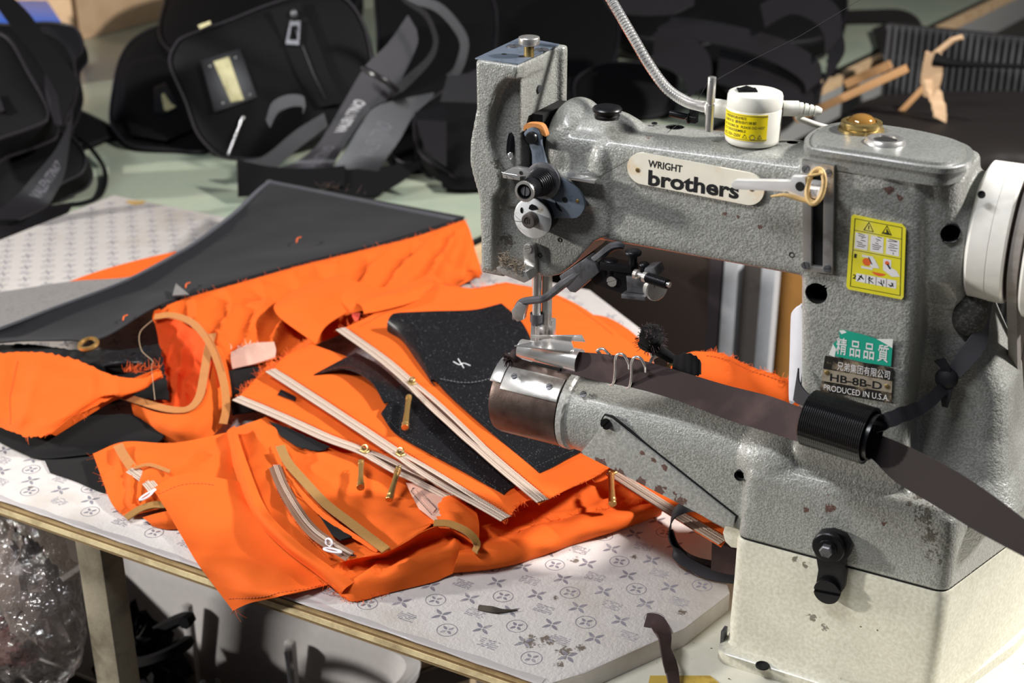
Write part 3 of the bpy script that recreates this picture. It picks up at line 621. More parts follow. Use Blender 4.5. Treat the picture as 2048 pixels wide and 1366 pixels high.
mp = obj('model_plate', MB().prism([f(0, 0), f(1, 0), f(1, 1), f(0, 1)], (0, 1.2, 0)), mat('plate_black', '2a2724', .45, .3, var=('9a8a74', 60, .5, .62)), mc, label='worn black and silver maker plate with model lettering')
k = MB(); fill(k, f, [(0, .36), (1, .36), (1, .7), (0, .7)], .08); obj('plate_band', k, mat('plate_silver', 'b5a996', .4, .4, var=('7d6b55', 80, .5, .7)), mp)
obj('lettering', text_mb('兄弟集团有限公司', f(.2, .3), f(.96, .3), NY, 5.5, .0), M['print_white'], mp)
obj('lettering', text_mb('HB-8B-D', f(.12, .66), f(.86, .66), NY, 6.2, .02), M['ink'], mp)
obj('lettering', text_mb('PRODUCED IN U.S.A.', f(.05, .95), f(.97, .95), NY, 5, .0), M['print_white'], mp)
for u, v in ((.06, .45), (.93, .53)): obj('rivet', MB().lathe(f(u, v)+NY*.1, NY, [(0, 2), (.8, 1.6), (1.2, .01)], 14), M['brass'], mp)
obj('lug', MB().prism(Y(1002, (1445, 1066), (1452, 1046), (1466, 1040), (1480, 1040), (1482, 1098), (1462, 1096), (1450, 1084)), (0, 12, 0)), M['cream'], mc, bev=1.5)
obj('clip', MB().box(U(1447, 1280, y=990), (3, 10, 24)), M['gunmetal'], mc, bev=.6)
# ---------------------------------------------------------------- floor, tables, board
M['floor'] = mat('concrete_floor', '5a5048', .8, var=('3c342d', 4, .4, .7))
fl = obj('floor', MB().box((-900, 2500, -815), (9000, 9000, 30)), M['floor']); struct(fl)
M['wall'] = mat('grey_wall', '6a655e', .9, var=('4c4741', 2, .4, .7))
struct(obj('wall_back', MB().box((-900, 7060, 700), (9000, 100, 3000)), M['wall'])); struct(obj('wall_left', MB().box((-5450, 2500, 700), (100, 9000, 3000)), M['wall']))
M['enamel_table'] = mat('enamel_table', 'd8d4c4', .5, var=('3a342c', 120, .66, .7), bump=(300, .05))
tb = thing('machine_table', (0, 1150, -20), 'cream enamelled metal table under the sewing machine', 'table')
obj('tabletop', MB().prism([V(-438, 820, -50), V(-40, 820, -50), V(120, 1300, -50), V(-330, 1330, -50)], (0, 0, 29.7)), M['enamel_table'], tb, bev=3)
for x, y in ((-380, 880), (-90, 880), (60, 1260), (-300, 1280)):
    obj('leg', MB().box((x, y, -425), (35, 35, 745)).box((x, y, -797), (42, 42, 6)), M['gunmetal'], tb, bev=2)
M['tape_yellow'] = mat('yellow_label', 'c9a94e', .5, var=('8a6a2c', 60, .5, .7))
ly = obj('table_label', MB().prism(Zp(-20.1, (1300, 1352), (1420, 1352), (1480, 1400), (1290, 1400)), (0, 0, .5)), M['tape_yellow'], tb)
BO = [V(-1650, 850), V(-430, 850), V(-408, 880), V(-358, 979), V(-342, 1049), V(-470, 1262), V(-653, 1559), V(-773, 1651), V(-1650, 1650)]
bd = thing('work_board', (-1000, 1250, -20), 'plywood work board covered in white patterned vinyl, under the orange cloth pieces', 'work board')
def slab(poly, z0, z1): return MB().rings([[V(*q, z0) for q in poly], [V(*q, z1) for q in poly]])
pc = ['8c7550', 'e6d3a4', '8b6f48', 'c4a676', '6b5539']
zz = [-22, -18.5, -12.5, -9, -5.2, -1.4]
for i in range(5):
    z0, z1 = zz[i], zz[i+1]; pm = mat('ply_'+'abcde'[i], pc[i], .75, var=('8c7350', 30, .45, .8), bump=(200, .3))
    P = offset_poly(BO, 2.0); P = [V(q[0], q[1]+(0 if q[1] > 900 else -1.2+(.9 if i % 2 == 0 else 0)+random.uniform(-.1, .1))) for q in P]
    obj('ply', slab(P, z0, z1-.06), pm, bd)
M['vinyl'] = mat('white_vinyl', 'cdc6c2', .42, var=('b3a79a', 9, .52, .85), bump=(330, .55))
def stain(m, pts, col, origin):
    t = NT(m); src = t.b.inputs['Base Color'].links[0].from_socket; v = t.coord(); nz = t.ramp(t.noise(v, 190, 6, .7, .8), .25, .75, -1.2, 1.2); k = None
    for px, py, r in pts:
        p = W(U(px, py, z=0))-W(origin); d = t.n('VectorMath', {0: v, 1: p}, operation='DISTANCE').outputs['Value']; q = t.ramp(d, 0, r*.001, 1.1, -.7); k = q if k is None else t.math('MAXIMUM', k, q)
    t.l(t.mix(t.ramp(t.math('ADD', k, nz), .2, .7, 0, .85), src, lin(col)), 'Base Color')
stain(M['vinyl'], [(1062, 1284, 17), (1096, 1280, 15), (1130, 1304, 15), (1160, 1296, 10), (1365, 1224, 9), (1000, 1224, 9), (1270, 1115, 8), (1110, 1196, 7), (1150, 1120, 9), (60, 975, 8), (1120, 1330, 9)], '554634', V(-1000, 1250, -20))
vn = MB(); vn.rings([[V(*q, -1.4) for q in BO], [V(*q, -.5) for q in BO], [V(*q, 0) for q in offset_poly(BO, .8)]])
R = BO[1:8]
for a, b in zip(R[:-1], R[1:]):
    n = unit(V(b[1]-a[1], -(b[0]-a[0]))); a3, b3 = V(*a, 0), V(*b, 0)
    vn.add([a3+V(0, 0, -1.2), b3+V(0, 0, -1.2), b3+V(0, 0, -19.8), a3+V(0, 0, -19.8)]+[q-V(*n, 0)*1.6 for q in (a3+V(0, 0, -1.2), b3+V(0, 0, -1.2), b3+V(0, 0, -19.8), a3+V(0, 0, -19.8))], [(0, 1, 2, 3), (7, 6, 5, 4), (0, 4, 5, 1), (3, 2, 6, 7)])
vinyl = obj('vinyl_cover', vn, M['vinyl'], bd)
M['film'] = mat('clear_film', 'b9b3b2', .25, coat=.4, bump=(60, .3))
G = []
for i in range(80):
    x = -1648+1215*i/79; k = .8*sin(i*1.7)+.5*sin(i*.43); G.append([V(x, 855+1.5*k, .3), V(x, 851, .35), V(x, 849.2, .2), V(x, 848.3-.2*k, -.9-.4*k)])
obj('film_edge', MB().grid(G, th=.4), M['film'], bd, label='torn grey plastic film along the front edge')
# printed motifs: cross flowers, ringed flowers, dotted squares
pm = MB(); pg = MB()
def petal(mb, c, a, r0, r1, w, n=9):
    d = V(cos(a), sin(a), 0); s = V(-sin(a), cos(a), 0); L = [c+d*(r0+(r1-r0)*t) for t in np.linspace(0, 1, n)]
    wd = [w*sin(pi*min(1, max(.02, t**.8)))**.8 for t in np.linspace(0.03, .97, n)]
    mb.add([q+s*x for q, x in zip(L, wd)]+[q-s*x for q, x in zip(L, wd)][::-1], [tuple(range(2*n))])
def inside(x, y):
    n = len(BO)
    return all((BO[(i+1) % n][0]-BO[i][0])*(y-BO[i][1])-(BO[(i+1) % n][1]-BO[i][1])*(x-BO[i][0]) > 13*np.linalg.norm(BO[(i+1) % n]-BO[i]) for i in range(n))
rr = random.Random(3)
for j in range(-6, 22):
    for i in range(-40, 10):
        c = V(-445+42*i+9.2*j, 996+34.4*j, .12)
        if inside(*c[:2]):
            for q in range(4): petal(pm, c, .35+.62+q*pi/2, 1.0, 9.8, 1.75)
        c = V(-471+42*i+9.2*j, 979+34.4*j, .12)
        if inside(*c[:2]):
            if (i+j) % 2 == 0:
                A = np.linspace(0, 2*pi, 33)[:-1]; o_ = [c+V(cos(a), sin(a), 0)*9.5 for a in A]; i_ = [c+V(cos(a), sin(a), 0)*8.7 for a in A]
                pm.add(o_+i_, [(k, (k+1) % 32, 32+(k+1) % 32, 32+k) for k in range(32)])
                for q in range(4): petal(pm, c, .97+q*pi/2, 1.3, 6.8, 1.5)
            else:
                for a in range(9):
                    for b in range(5):
                        if rr.random() < .8:
                            p = c+V(-8+2*a, -5+2.5*b, 0)+V(rr.uniform(-.4, .4), rr.uniform(-.4, .4), 0); pg.add([p+V(-.9, -.75, 0), p+V(.9, -.75, 0), p+V(.9, .75, 0), p+V(-.9, .75, 0)], [(0, 1, 2, 3)])
obj('printed_motifs', pm, mat('motif_ink', '817f88', .5, var=('b3afb1', 120, .5, .75)), vinyl, kind='stuff', smooth=False, fix=False)
obj('printed_dots', pg, mat('motif_faint', '9d9aa0', .5, var=('bdb8b8', 120, .5, .75)), vinyl, kind='stuff', smooth=False, fix=False)
obj('torn_corner', MB().prism(Zp(.2, (250, 404), (258, 401), (292, 402), (286, 408), (268, 410)), (0, 0, .3)), mat('torn_foam', 'a8884e', .9), bd, label='torn hole showing yellow-brown backing')
# timber rail and leg under the board
M['oldwood'] = mat('old_timber', '8f8672', .8, var=('5d5443', 25, .45, .75), bump=(150, .4))
tr = thing('timber_trestle', (-972, 895, -800), 'grey weathered timber leg and rail holding up the board at the left', 'trestle')
a = U(145, 1055, y=880); b = U(196, 1072, y=880)
obj('leg', MB().prism([V(a[0], 880, -22.5), V(b[0], 880, -22.5), V(b[0]+4, 880, -800), V(a[0]+6, 880, -800)], (0, 30, 0)), M['oldwood'], tr, bev=1.5)
obj('leg_shadow_side', MB().prism([V(a[0]-4, 884, -22.5), V(a[0]-.3, 884, -22.5), V(a[0]+5.7, 884, -800), V(a[0]+2, 884, -800)], (0, 24, 0)), M['black_metal'], tr, label='dark steel strip on the leg')  # dark strip added to the leg, its shaded side put into the colour
obj('rail', MB().box((-1240, 930, -48), (430, 40, 50)), M['oldwood'], tr, bev=2)
obj('leg', MB().box((-1440, 930, -435.5), (34, 34, 729)), M['oldwood'], tr, bev=2)
obj('leg', MB().box((-800, 1560, -413), (34, 34, 779)), M['oldwood'], tr, bev=2)
# ---------------------------------------------------------------- cloth tools
from mathutils import noise as mnoise
def fabric(name, col, rough=.85, fine=2600, var=None, sheen=.15, strength=.25):
    m = bpy.data.materials.new(name); t = NT(m); v = t.coord(); c = lin(col)
    n1 = t.noise(v, fine, 2); base = t.mix(t.ramp(n1, .3, .7), tuple(x*.86 for x in c[:3])+(1,), tuple(min(1, x*1.1) for x in c[:3])+(1,))
    base = t.mix(t.ramp(t.noise(v, 30, 3), .4, .8, 0, .25), base, tuple(x*.75 for x in c[:3])+(1,))
    if var: base = t.mix(t.ramp(t.noise(v, var[1], 5, .65), var[2], var[3]), base, lin(var[0]))
    t.l(base, 'Base Color'); t.b.inputs['Roughness'].default_value = rough; t.b.inputs['Specular IOR Level'].default_value = .2
    t.b.inputs['Sheen Weight'].default_value = sheen; t.bump(n1, strength, .0004); return m
M['orange'] = fabric('orange_cotton', 'e0611e', sheen=0)
M['tan'] = fabric('tan_leather', 'b3733a', .65, 900)
M['tanback'] = fabric('tan_backing', '9a7038', .8, 900)
M['black_cloth'] = fabric('charcoal_canvas', '1f1e21', .9, 1500, sheen=.05)
M['black_felt'] = fabric('black_felt', '131213', .95, 700, sheen=.05)
M['grey_suede'] = fabric('grey_suede', '75716f', .95, 1200, sheen=.1, var=('5a5654', 200, .5, .75))
M['leather'] = fabric('black_leather', '1b1a1c', .36, 500, var=('8a8a8e', 600, .63, .69), sheen=0, strength=.2)
M['zip_tape'] = mat('zip_tape', 'd9c3b2', .6); M['thread_orange'] = mat('orange_thread', 'e8641f', .8); M['thread_dark'] = mat('dark_thread', '3c2418', .8)
M['pvc'] = mat('clear_pvc', 'dcae9c', .18, coat=.5)
M['stitch_o'] = mat('stitch_orange', 'a8430f', .8); M['stitch_k'] = mat('stitch_black', '0c0c0d', .7)
def zipmat():
    m = bpy.data.materials.new('zip_weave'); t = NT(m); uv = t.n('TexCoord').outputs['UV']
    s = t.n('SeparateXYZ', {0: uv}); u, v = s.outputs[0], s.outputs[1]
    ph = t.math('ADD', t.math('MULTIPLY', u, 3.4), t.math('MULTIPLY', t.math('ABSOLUTE', v), 5.0))
    wv = t.math('SINE', ph); k = t.ramp(wv, -.2, .7)
    lines = t.ramp(t.math('SINE', t.math('MULTIPLY', t.math('ABSOLUTE', v), 2.6)), -.95, -.4)
    col = t.mix(k, lin('b09582'), lin('f0dfd0')); col = t.mix(lines, lin('8a6f5e'), col)
    t.l(col, 'Base Color'); t.b.inputs['Roughness'].default_value = .6; t.bump(wv, .5, .0005); return m
M['zip'] = zipmat()
class Sheet: pass
def sheet(name, rows, m, parent=None, nu=None, nv=None, th=.8, wr=(0, 40), seed=0, lift=0, edge=0, label=None, rip=None):
    """rows of (px, py, h) control points -> smooth cloth with folds; returns object with .at(u, v)"""
    P = np.array([[PT(p) for p in r] for r in rows]); P[..., 2] += lift
    L1 = np.linalg.norm(np.diff(P.mean(0), axis=0), axis=1).sum(); L0 = np.linalg.norm(np.diff(P.mean(1), axis=0), axis=1).sum()
    nu = nu or int(min(90, max(8, L0/4))); nv = nv or int(min(120, max(8, L1/4)))
    G = crom(P, nu); G = np.swapaxes(crom(np.swapaxes(G, 0, 1), nv), 0, 1)
    N = gnormals(G)
    if wr[0]:
        s = wr[1]
        for i in range(nu):
            for j in range(nv):
                q = Vector(G[i, j]/s)+Vector((seed*7.3, seed*3.1, seed)); d = mnoise.noise(q)+.5*mnoise.noise(q*2.1)
                e = min(1, min(i, nu-1-i, j, nv-1-j)/4+edge)
                G[i, j] += N[i, j]*d*wr[0]*e
    if rip:                        # directional folds: amplitude, count, slant, root end (0 = first row, 1 = last row)
        for i in range(nu):
            for j in range(nv):
                a, b = i/(nu-1), j/(nv-1); q = mnoise.noise(Vector((a*1.5, b*3, seed*1.7)))
                k = rip[1]*b+rip[2]*a+q*1.1; d = 1-abs(sin(pi*k))**.7
                e = min(1, min(i, nu-1-i, j, nv-1-j)/5)*(.35+.65*(a if rip[3] else 1-a))
                G[i, j] += N[i, j]*rip[0]*(d-.4)*e
    if edge:                       # ragged outline
        rnd = random.Random(seed)
        for i in range(nu):
            for j in (0, nv-1): G[i, j] += (G[i, j]-G[i, 1 if j == 0 else nv-2])*rnd.uniform(-.35, .35)
        for j in range(nv):
            for i in (0, nu-1): G[i, j] += (G[i, j]-G[1 if i == 0 else nu-2, j])*rnd.uniform(-.35, .35)
    mb = MB().grid(G, th=th)
    o = obj(name, mb, m, parent, fix=False, ang=70, label=label)
    s = Sheet(); s.o = o; s.G = G; s.N = gnormals(G)
    def at(u, v, h=0):
        a = min(max(u, 0), 1)*(nu-1); b = min(max(v, 0), 1)*(nv-1); i = min(int(a), nu-2); j = min(int(b), nv-2); a -= i; b -= j
        f = lambda A: (A[i, j]*(1-a)+A[i+1, j]*a)*(1-b)+(A[i, j+1]*(1-a)+A[i+1, j+1]*a)*b
        return f(s.G)+unit(f(s.N))*(th/2+h)
    s.at = at; s.path = lambda uv, n=60, h=.2: np.array([at(u, v, h) for u, v in crom(np.array(uv, float), n)])
    return s
def resample(P, step):
    P = np.asarray(P, float); d = np.r_[0, np.cumsum(np.linalg.norm(np.diff(P, axis=0), axis=1))]; n = max(2, int(d[-1]/step))
    t = np.linspace(0, d[-1], n); return np.stack([np.interp(t, d, P[:, k]) for k in range(3)], 1)
def stitches(P, parent, m=None, dash=2.6, gap=1.5, r=.4, name='stitching'):
    mb = MB(); Q = resample(P, .4); st = int((dash+gap)/.4); dl = int(dash/.4)
    for i in range(0, len(Q)-dl, st): 
        a, b = Q[i], Q[i+dl]; mb.tube([a, (a+b)/2+V(0, 0, .15), b], r, 4)
    return obj(name, mb, m or M['stitch_o'], parent, kind='stuff', fix=False)
def fray(P, outward, parent, n=40, length=7, m=None, r=.24, seed=1, name='frayed_threads'):
    mb = MB(); Q = resample(P, 1); rnd = random.Random(seed); o_ = np.array(outward, float)
    for _ in range(n):
        p = Q[rnd.randrange(len(Q))]; d = unit(o_+V(*[rnd.uniform(-.9, .9) for _ in 'xyz'])); L = length*rnd.uniform(.3, 1.2)
        c = unit(d+V(*[rnd.uniform(-1, 1) for _ in 'xyz'])*.9)
        mb.tube([p, p+d*L*.5, p+d*L*.6+c*L*.5], [r, r, r*.6], 3, 5)
    return obj(name, mb, m or M['thread_orange'], parent, kind='stuff', fix=False)
def band(name, A, B, m, parent=None, th=1.2, n=40, lift=.6, wr=0, label=None):
    """strip between two edge paths"""
    A = crom(np.array([PT(p) for p in A]), n); B = crom(np.array([PT(p) for p in B]), n)
    G = np.stack([A+(B-A)*t for t in np.linspace(0, 1, 5)], 1); G = G+gnormals(G)*lift
    if wr:
        for i in range(n): G[i] += V(0, 0, wr*sin(i*1.3))
    s = Sheet(); s.G = G; s.N = gnormals(G); s.o = obj(name, MB().grid(G, th=th), m, parent, fix=False, ang=50, label=label)
    def at(u, v, h=0):
        a = u*(n-1); i = min(int(a), n-2); a -= i; b = v*4; j = min(int(b), 3); b -= j
        f = lambda Q: (Q[i, j]*(1-a)+Q[i+1, j]*a)*(1-b)+(Q[i, j+1]*(1-a)+Q[i+1, j+1]*a)*b
        return f(s.G)+unit(f(s.N))*(th/2+h)
    s.at = at
    return s
def rband(name, C, width, up, m, parent=None, th=1.0, n=60, label=None, twist=None):
    """strap of given width along a centre path; up = rough face normal(s)"""
    C = crom(np.array([PT(p) if not isinstance(p, np.ndarray) else p for p in C]), n); T = np.gradient(C, axis=0)
    ups = np.array(up, float); ups = crom(ups, n) if ups.ndim == 2 else np.repeat(ups[None], n, 0)
    S = np.array([unit(np.cross(unit(t), unit(u))) for t, u in zip(T, ups)])
    G = np.stack([C+S*width*k for k in np.linspace(-.5, .5, 5)], 1)
    return obj(name, MB().grid(G, th=th), m, parent, fix=False, ang=60, label=label), G
def zipper(parent, P, side, width=13.5, slider=None, gap=4.5, gl=(0, 1), pull=None, lift=1.0, pullmat=None, zm=None):
    """woven zip: two half tapes along P (mm); they part after the slider"""
    P = resample(P, 1.6); n = len(P); T = np.gradient(P, axis=0)
    t = np.linspace(0, 1, n)
    g = np.zeros(n)
    if slider is not None:
        a, b = gl; k = np.clip((t-a)/(b-a), 0, 1); g = gap*np.sin(pi*k)**.8*(1-k*.35)
    tape = None
    for sg in (1, -1):
        G, UV = [], []; dist = 0
        for i in range(n):
            s = np.array(side(i/(n-1)) if callable(side) else side, float); tt = unit(T[i]); s = unit(s-tt*(s@tt)); nn = unit(np.cross(tt, s)); nn = nn if nn[2] > 0 else -nn
            if i: dist += np.linalg.norm(P[i]-P[i-1])
            row, ur = [], []
            for x, h in ((.25, .9), (.9, 1.5), (1.7, 1.5), (2.3, .8), (3.2, .9), (4.6, .95), (5.8, .8), (width/2, .1)):
                row.append(P[i]+s*sg*(x+g[i]/2)+nn*(h+lift-1)); ur.append((dist, sg*x))
            G.append(row); UV.append(ur)
        mb = MB().grid(G, uv=UV, th=.5)
        o = obj('zip_tape', mb, zm or M['zip'], parent, fix=False, ang=75)
    if slider is not None:
        i = int(slider*(n-1)); p = P[i]; tt = unit(T[i]); s = unit(np.array(side(slider) if callable(side) else side, float)); s = unit(s-tt*(s@tt)); nn = unit(np.cross(tt, s)); nn = nn if nn[2] > 0 else -nn
        R = np.stack([tt, s, nn], 1)
        sl = obj('slider', MB().rbox((-5, -3.6, 0), (5, 3.6, 3.2), 1.4), pullmat or M['brass'], parent)
        # place the slider body along the zip
        me = sl.data
        for q in me.vertices:
            l = np.array(q.co)+np.array(ROOTS[parent])*1; l = (l-np.array([0, 0, Z0*.001]))*1000
            q.co = W(p+R@l+nn*.5)-ROOTS[parent]
        A = np.linspace(0, 2*pi, 25)
        c = p+nn*5.4
        obj('slider_ring', MB().tube([c+tt*4.2*cos(a)+nn*2.6*sin(a)+s*2.2*sin(a) for a in A], 1.0, 8), pullmat or M['brass'], sl)
        if pull is not None:
            a, b = [PT(q) for q in pull]; d = unit(b-a); L = np.linalg.norm(b-a)
            obj('zip_pull', MB().lathe(a, d, [(0, 1.2), (1.5, 1.6), (2.2, 3.3), (3.4, 3.3), (3.8, 2.8), (5, 2.9), (5.4, 3.4), (6.4, 3.4), (6.8, 2.9), (L*.5, 2.7), (L-7, 3.4), (L-6.6, 3.9), (L-5.6, 3.9), (L-5, 3.5), (L-1.5, 3.9), (L-.6, 4.1), (L, 3.8), (L, .1)], 20), pullmat or M['gold'], sl, label='slim gold bamboo-shaped zip pull')
            A = np.linspace(0, 2*pi, 17); e = unit(np.cross(d, V(0, 0, 1)))
            obj('pull_ring', MB().tube([a-d*1.2+e*2.4*cos(q)+d*2.4*sin(q)+V(0, 0, .8*sin(q)) for q in A], .6, 6), pullmat or M['brass'], sl)
    return P
# ---------------------------------------------------------------- the sewn pieces on the board
GRP = 'orange bag pieces on the work board'
# (A, B) tall bag blank: charcoal panel over orange lining
bagp = thing('bag_blank', U(560, 640, z=2), 'half-sewn bag with charcoal triangular top panel over orange lining, at the back of the pile', 'bag blank')
edge_t = [(-40, 668), (0, 655), (111, 614), (249, 562), (352, 509), (410, 471), (469, 424), (513, 381), (537, 361)]
edge_b = [(-40, 690), (44, 682), (130, 681), (205, 676), (308, 616), (400, 582), (600, 526), (760, 486), (930, 434)]
HT = [60, 62, 66, 70, 72, 74, 76, 77, 78]; HB = [58, 58, 60, 62, 66, 68, 70, 71, 72]
rows = []
for k in (0, .3, .65, 1):
    rows.append([(a[0]+(b[0]-a[0])*k, a[1]+(b[1]-a[1])*k, h1+(h2-h1)*k-(6 if 0 < k < 1 and 0 < i < 8 else 0)) for i, (a, b, h1, h2) in enumerate(zip(edge_t, edge_b, HT, HB))])
bp = sheet('charcoal_panel', rows, M['black_cloth'], bagp, th=1.6, wr=(2.2, 90), seed=3, label='charcoal canvas panel with overlocked edges')
e1 = bp.path([(0.015, v) for v in np.linspace(.08, 1, 8)], 120, .2)
def overlock(P, parent, m, w=3, seed=1):
    mb = MB(); Q = resample(P, 1.2); rnd = random.Random(seed)
    for i in range(len(Q)-1):
        q = Q[i]; t = unit(Q[i+1]-q); s = unit(np.cross(t, V(0, 0, 1)))
        mb.tube([q+s*w*.6+V(0, 0, -.5), q+s*rnd.uniform(-.2, .2)+V(0, 0, .9), q-s*w*.6+t*.6+V(0, 0, .1)], .42, 4)
    return obj('overlock_stitch', mb, m, parent, kind='stuff', fix=False)
M['overlock'] = mat('overlock_thread', '4a4b51', .8)
overlock(e1, bagp, M['overlock'], 6); overlock(bp.path([(u, .985) for u in np.linspace(0, 1, 6)], 60, .2), bagp, M['overlock'], 8)
def piping(name, P, parent, m, r): return obj(name, MB().tube(P, r, 8, 80), m, parent)
pb = bp.path([(.995, v) for v in np.linspace(.52, 1, 8)], 80, -1); piping('seam_roll', pb+V(0, -1.5, -2), bagp, M['black_cloth'], 1.5); piping('seam_roll', pb+V(0, -2.2, -5), bagp, M['black_felt'], 1.4)
stitches(bp.path([(.975, v) for v in np.linspace(.5, .98, 6)], 60, .1), bagp, M['stitch_k'])
lin_rows = [[(308, 622, 61), (372, 597, 64), (480, 566, 66), (600, 532, 67), (720, 502, 68), (830, 474, 69), (930, 440, 69)],
            [(306, 640, 50), (380, 622, 58), (490, 590, 60), (610, 556, 60), (730, 522, 62), (850, 490, 64), (940, 462, 62)],
            [(330, 668, 40), (410, 655, 48), (520, 625, 52), (630, 590, 48), (750, 548, 54), (860, 520, 56), (950, 500, 44)],
            [(390, 700, 30), (460, 690, 36), (560, 660, 40), (660, 625, 38), (770, 590, 40), (880, 552, 40), (962, 538, 24)],
            [(430, 750, 16), (500, 732, 20), (590, 705, 24), (690, 665, 24), (800, 620, 22), (900, 580, 16), (965, 548, 6)]]
ln = sheet('orange_lining', lin_rows, M['orange'], bagp, th=.7, wr=(6, 36), seed=5, rip=(20, 9, 2.6, 1))
fray(ln.path([(0, v) for v in np.linspace(0, 1, 6)], 60), V(0, -.5, .2), bagp, 110, 7, seed=2)
# loose folds of lining
for nm, rs in (('lining_fold', [[(552, 606, 66), (600, 575, 68), (690, 545, 68)], [(548, 618, 70), (610, 592, 74), (700, 560, 70)], [(565, 640, 62), (620, 625, 70), (700, 585, 66)], [(632, 688, 50), (655, 650, 60), (720, 610, 58)]]),
               ('lining_fold', [[(660, 562, 68), (700, 560, 70), (760, 575, 66), (840, 560, 62)], [(672, 600, 66), (712, 600, 68), (770, 595, 66), (860, 575, 60)], [(690, 632, 56), (722, 622, 62), (780, 612, 60), (870, 592, 54)]]),
               ('lining_fold', [[(700, 598, 62), (726, 592, 68), (790, 580, 68), (865, 545, 62)], [(722, 612, 70), (745, 600, 74), (810, 585, 72), (880, 560, 60)], [(728, 628, 66), (760, 622, 66), (820, 606, 64), (880, 580, 52)]])):
    sheet(nm, rs, M['orange'], bagp, th=.8, wr=(1, 40), seed=7)
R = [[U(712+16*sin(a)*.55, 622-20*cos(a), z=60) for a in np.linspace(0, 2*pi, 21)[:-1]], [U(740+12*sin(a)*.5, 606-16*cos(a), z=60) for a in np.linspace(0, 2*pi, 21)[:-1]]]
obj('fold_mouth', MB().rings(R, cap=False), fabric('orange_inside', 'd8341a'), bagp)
obj('snap_ring', MB().lathe(U(178, 692, z=58), (0, -.25, 1), [(0, 12), (2.5, 13), (5, 12), (5.5, 9), (3, 8), (0, 9)], 32, closed=True, cap=False), M['gold'], bagp, label='gold eyelet ring under the edge')
fray([PT((642, 372, 77)), PT((690, 382, 76)), PT((732, 390, 76))], V(0, .3, 1), bagp, 16, 14, mat('brown_hair', '5a4436', .8), seed=77, name='loose_hairs')
obj('label_tab', MB().prism([U(345, 592, z=72), U(352, 568, z=74), U(378, 590, z=73)], (0, 0, 1)), M['grey_suede'], bagp)
# (E) grey suede and orange sliver below the panel
tag(sheet('suede_panel', [[(-30, 590, 30), (60, 576, 32), (150, 563, 34), (250, 556, 36), (330, 540, 38)], [(-30, 620, 34), (60, 612, 36), (150, 605, 38), (250, 585, 40), (340, 560, 40)], [(-30, 680, 40), (60, 670, 42), (150, 640, 44), (250, 610, 44), (350, 580, 42)]], M['grey_suede'], th=1.6, wr=(1, 50), seed=2).o,
    'grey suede panel sticking out behind the charcoal bag panel', 'fabric panel')
tag(sheet('orange_offcut', [[(105, 576, 20), (190, 545, 22), (270, 522, 24), (352, 503, 24)], [(115, 588, 22), (200, 570, 25), (280, 550, 26), (360, 530, 25)], [(160, 600, 24), (230, 590, 27), (300, 570, 26), (370, 550, 24)]], M['orange'], th=.8, wr=(2, 40), seed=9).o,
    'thin orange cloth sliver on the white board behind the grey suede', 'fabric panel')
# (D) black underlayers at the left
under = thing('black_underlayer', U(150, 850, z=0), 'black felt and leather layers under the orange flap at the left end of the pile', 'fabric panel')
sheet('felt_layer', [[(-30, 690, 46), (60, 690, 47), (150, 700, 47), (240, 700, 46), (320, 690, 40)], [(-30, 760, 34), (60, 740, 38), (160, 745, 38), (250, 750, 36), (330, 745, 30)], [(-30, 830, 20), (60, 830, 20), (160, 820, 22), (260, 800, 22), (340, 800, 18)]], M['black_felt'], under, th=1.6, wr=(1.5, 30), seed=4, edge=1)
sheet('leather_layer', [[(-30, 800, 14), (60, 820, 16), (160, 830, 18), (260, 830, 20), (340, 830, 20)], [(-30, 835, 9), (50, 880, 10), (140, 890, 12), (240, 880, 14), (330, 870, 14)], [(-30, 868, 4), (40, 905, 3), (85, 918, 3), (160, 912, 6), (300, 895, 8)]], M['black_felt'], under, th=2, wr=(1, 60), seed=6)
sheet('base_layer_shadow', [[(60, 860, 3), (140, 870, 4), (240, 870, 5), (330, 870, 5)], [(80, 900, 3), (140, 920, 3), (220, 930, 4), (320, 920, 5)], [(100, 945, 1.2), (150, 962, 1.2), (205, 985, 1.2), (240, 985, 2)]], M['black_felt'], under, th=1.5, wr=(.4, 60), seed=8)  # black sheet on the board: base layers plus the pile's painted shadow
sheet('fold_tab', [[(200, 715, 50), (230, 705, 52), (265, 712, 52), (290, 690, 54)], [(203, 730, 52), (235, 722, 56), (270, 720, 54), (300, 695, 52)], [(215, 735, 48), (245, 735, 48), (285, 728, 48), (310, 712, 46)]], M['leather'], under, th=1.2)
# (C) orange flap at the left
flap = thing('orange_flap', U(150, 800, z=20), 'orange cloth panel with a turned hem, leftmost of the orange pieces', 'fabric panel', GRP)
fp = sheet('panel', [[(-40, 712, 50), (44, 702, 52), (100, 706, 52), (160, 722, 51), (230, 752, 50), (285, 758, 50), (318, 738, 52)],
                     [(-40, 770, 44), (40, 760, 46), (100, 765, 48), (160, 775, 48), (220, 785, 48), (270, 782, 46), (322, 745, 48)],
                     [(-40, 815, 36), (30, 822, 38), (90, 822, 40), (140, 818, 42), (200, 800, 42), (260, 785, 42), (325, 752, 44)],
                     [(-40, 838, 24), (20, 862, 24), (60, 874, 24), (98, 868, 28), (140, 838, 34), (210, 804, 36), (322, 757, 38)]], M['orange'], flap, th=.8, wr=(3, 45), seed=12, edge=.5, rip=(6, 5, 1.2, 1))
band('hem', [(102, 868, 30), (145, 832, 38), (205, 790, 44), (260, 760, 50), (318, 738, 54)], [(112, 872, 22), (160, 842, 26), (220, 806, 30), (270, 784, 36), (325, 752, 42)], M['orange'], flap, .8, 40)
stitches(fp.path([(.12, .15), (.5, .13), (.9, .16)], 40, .1), flap)
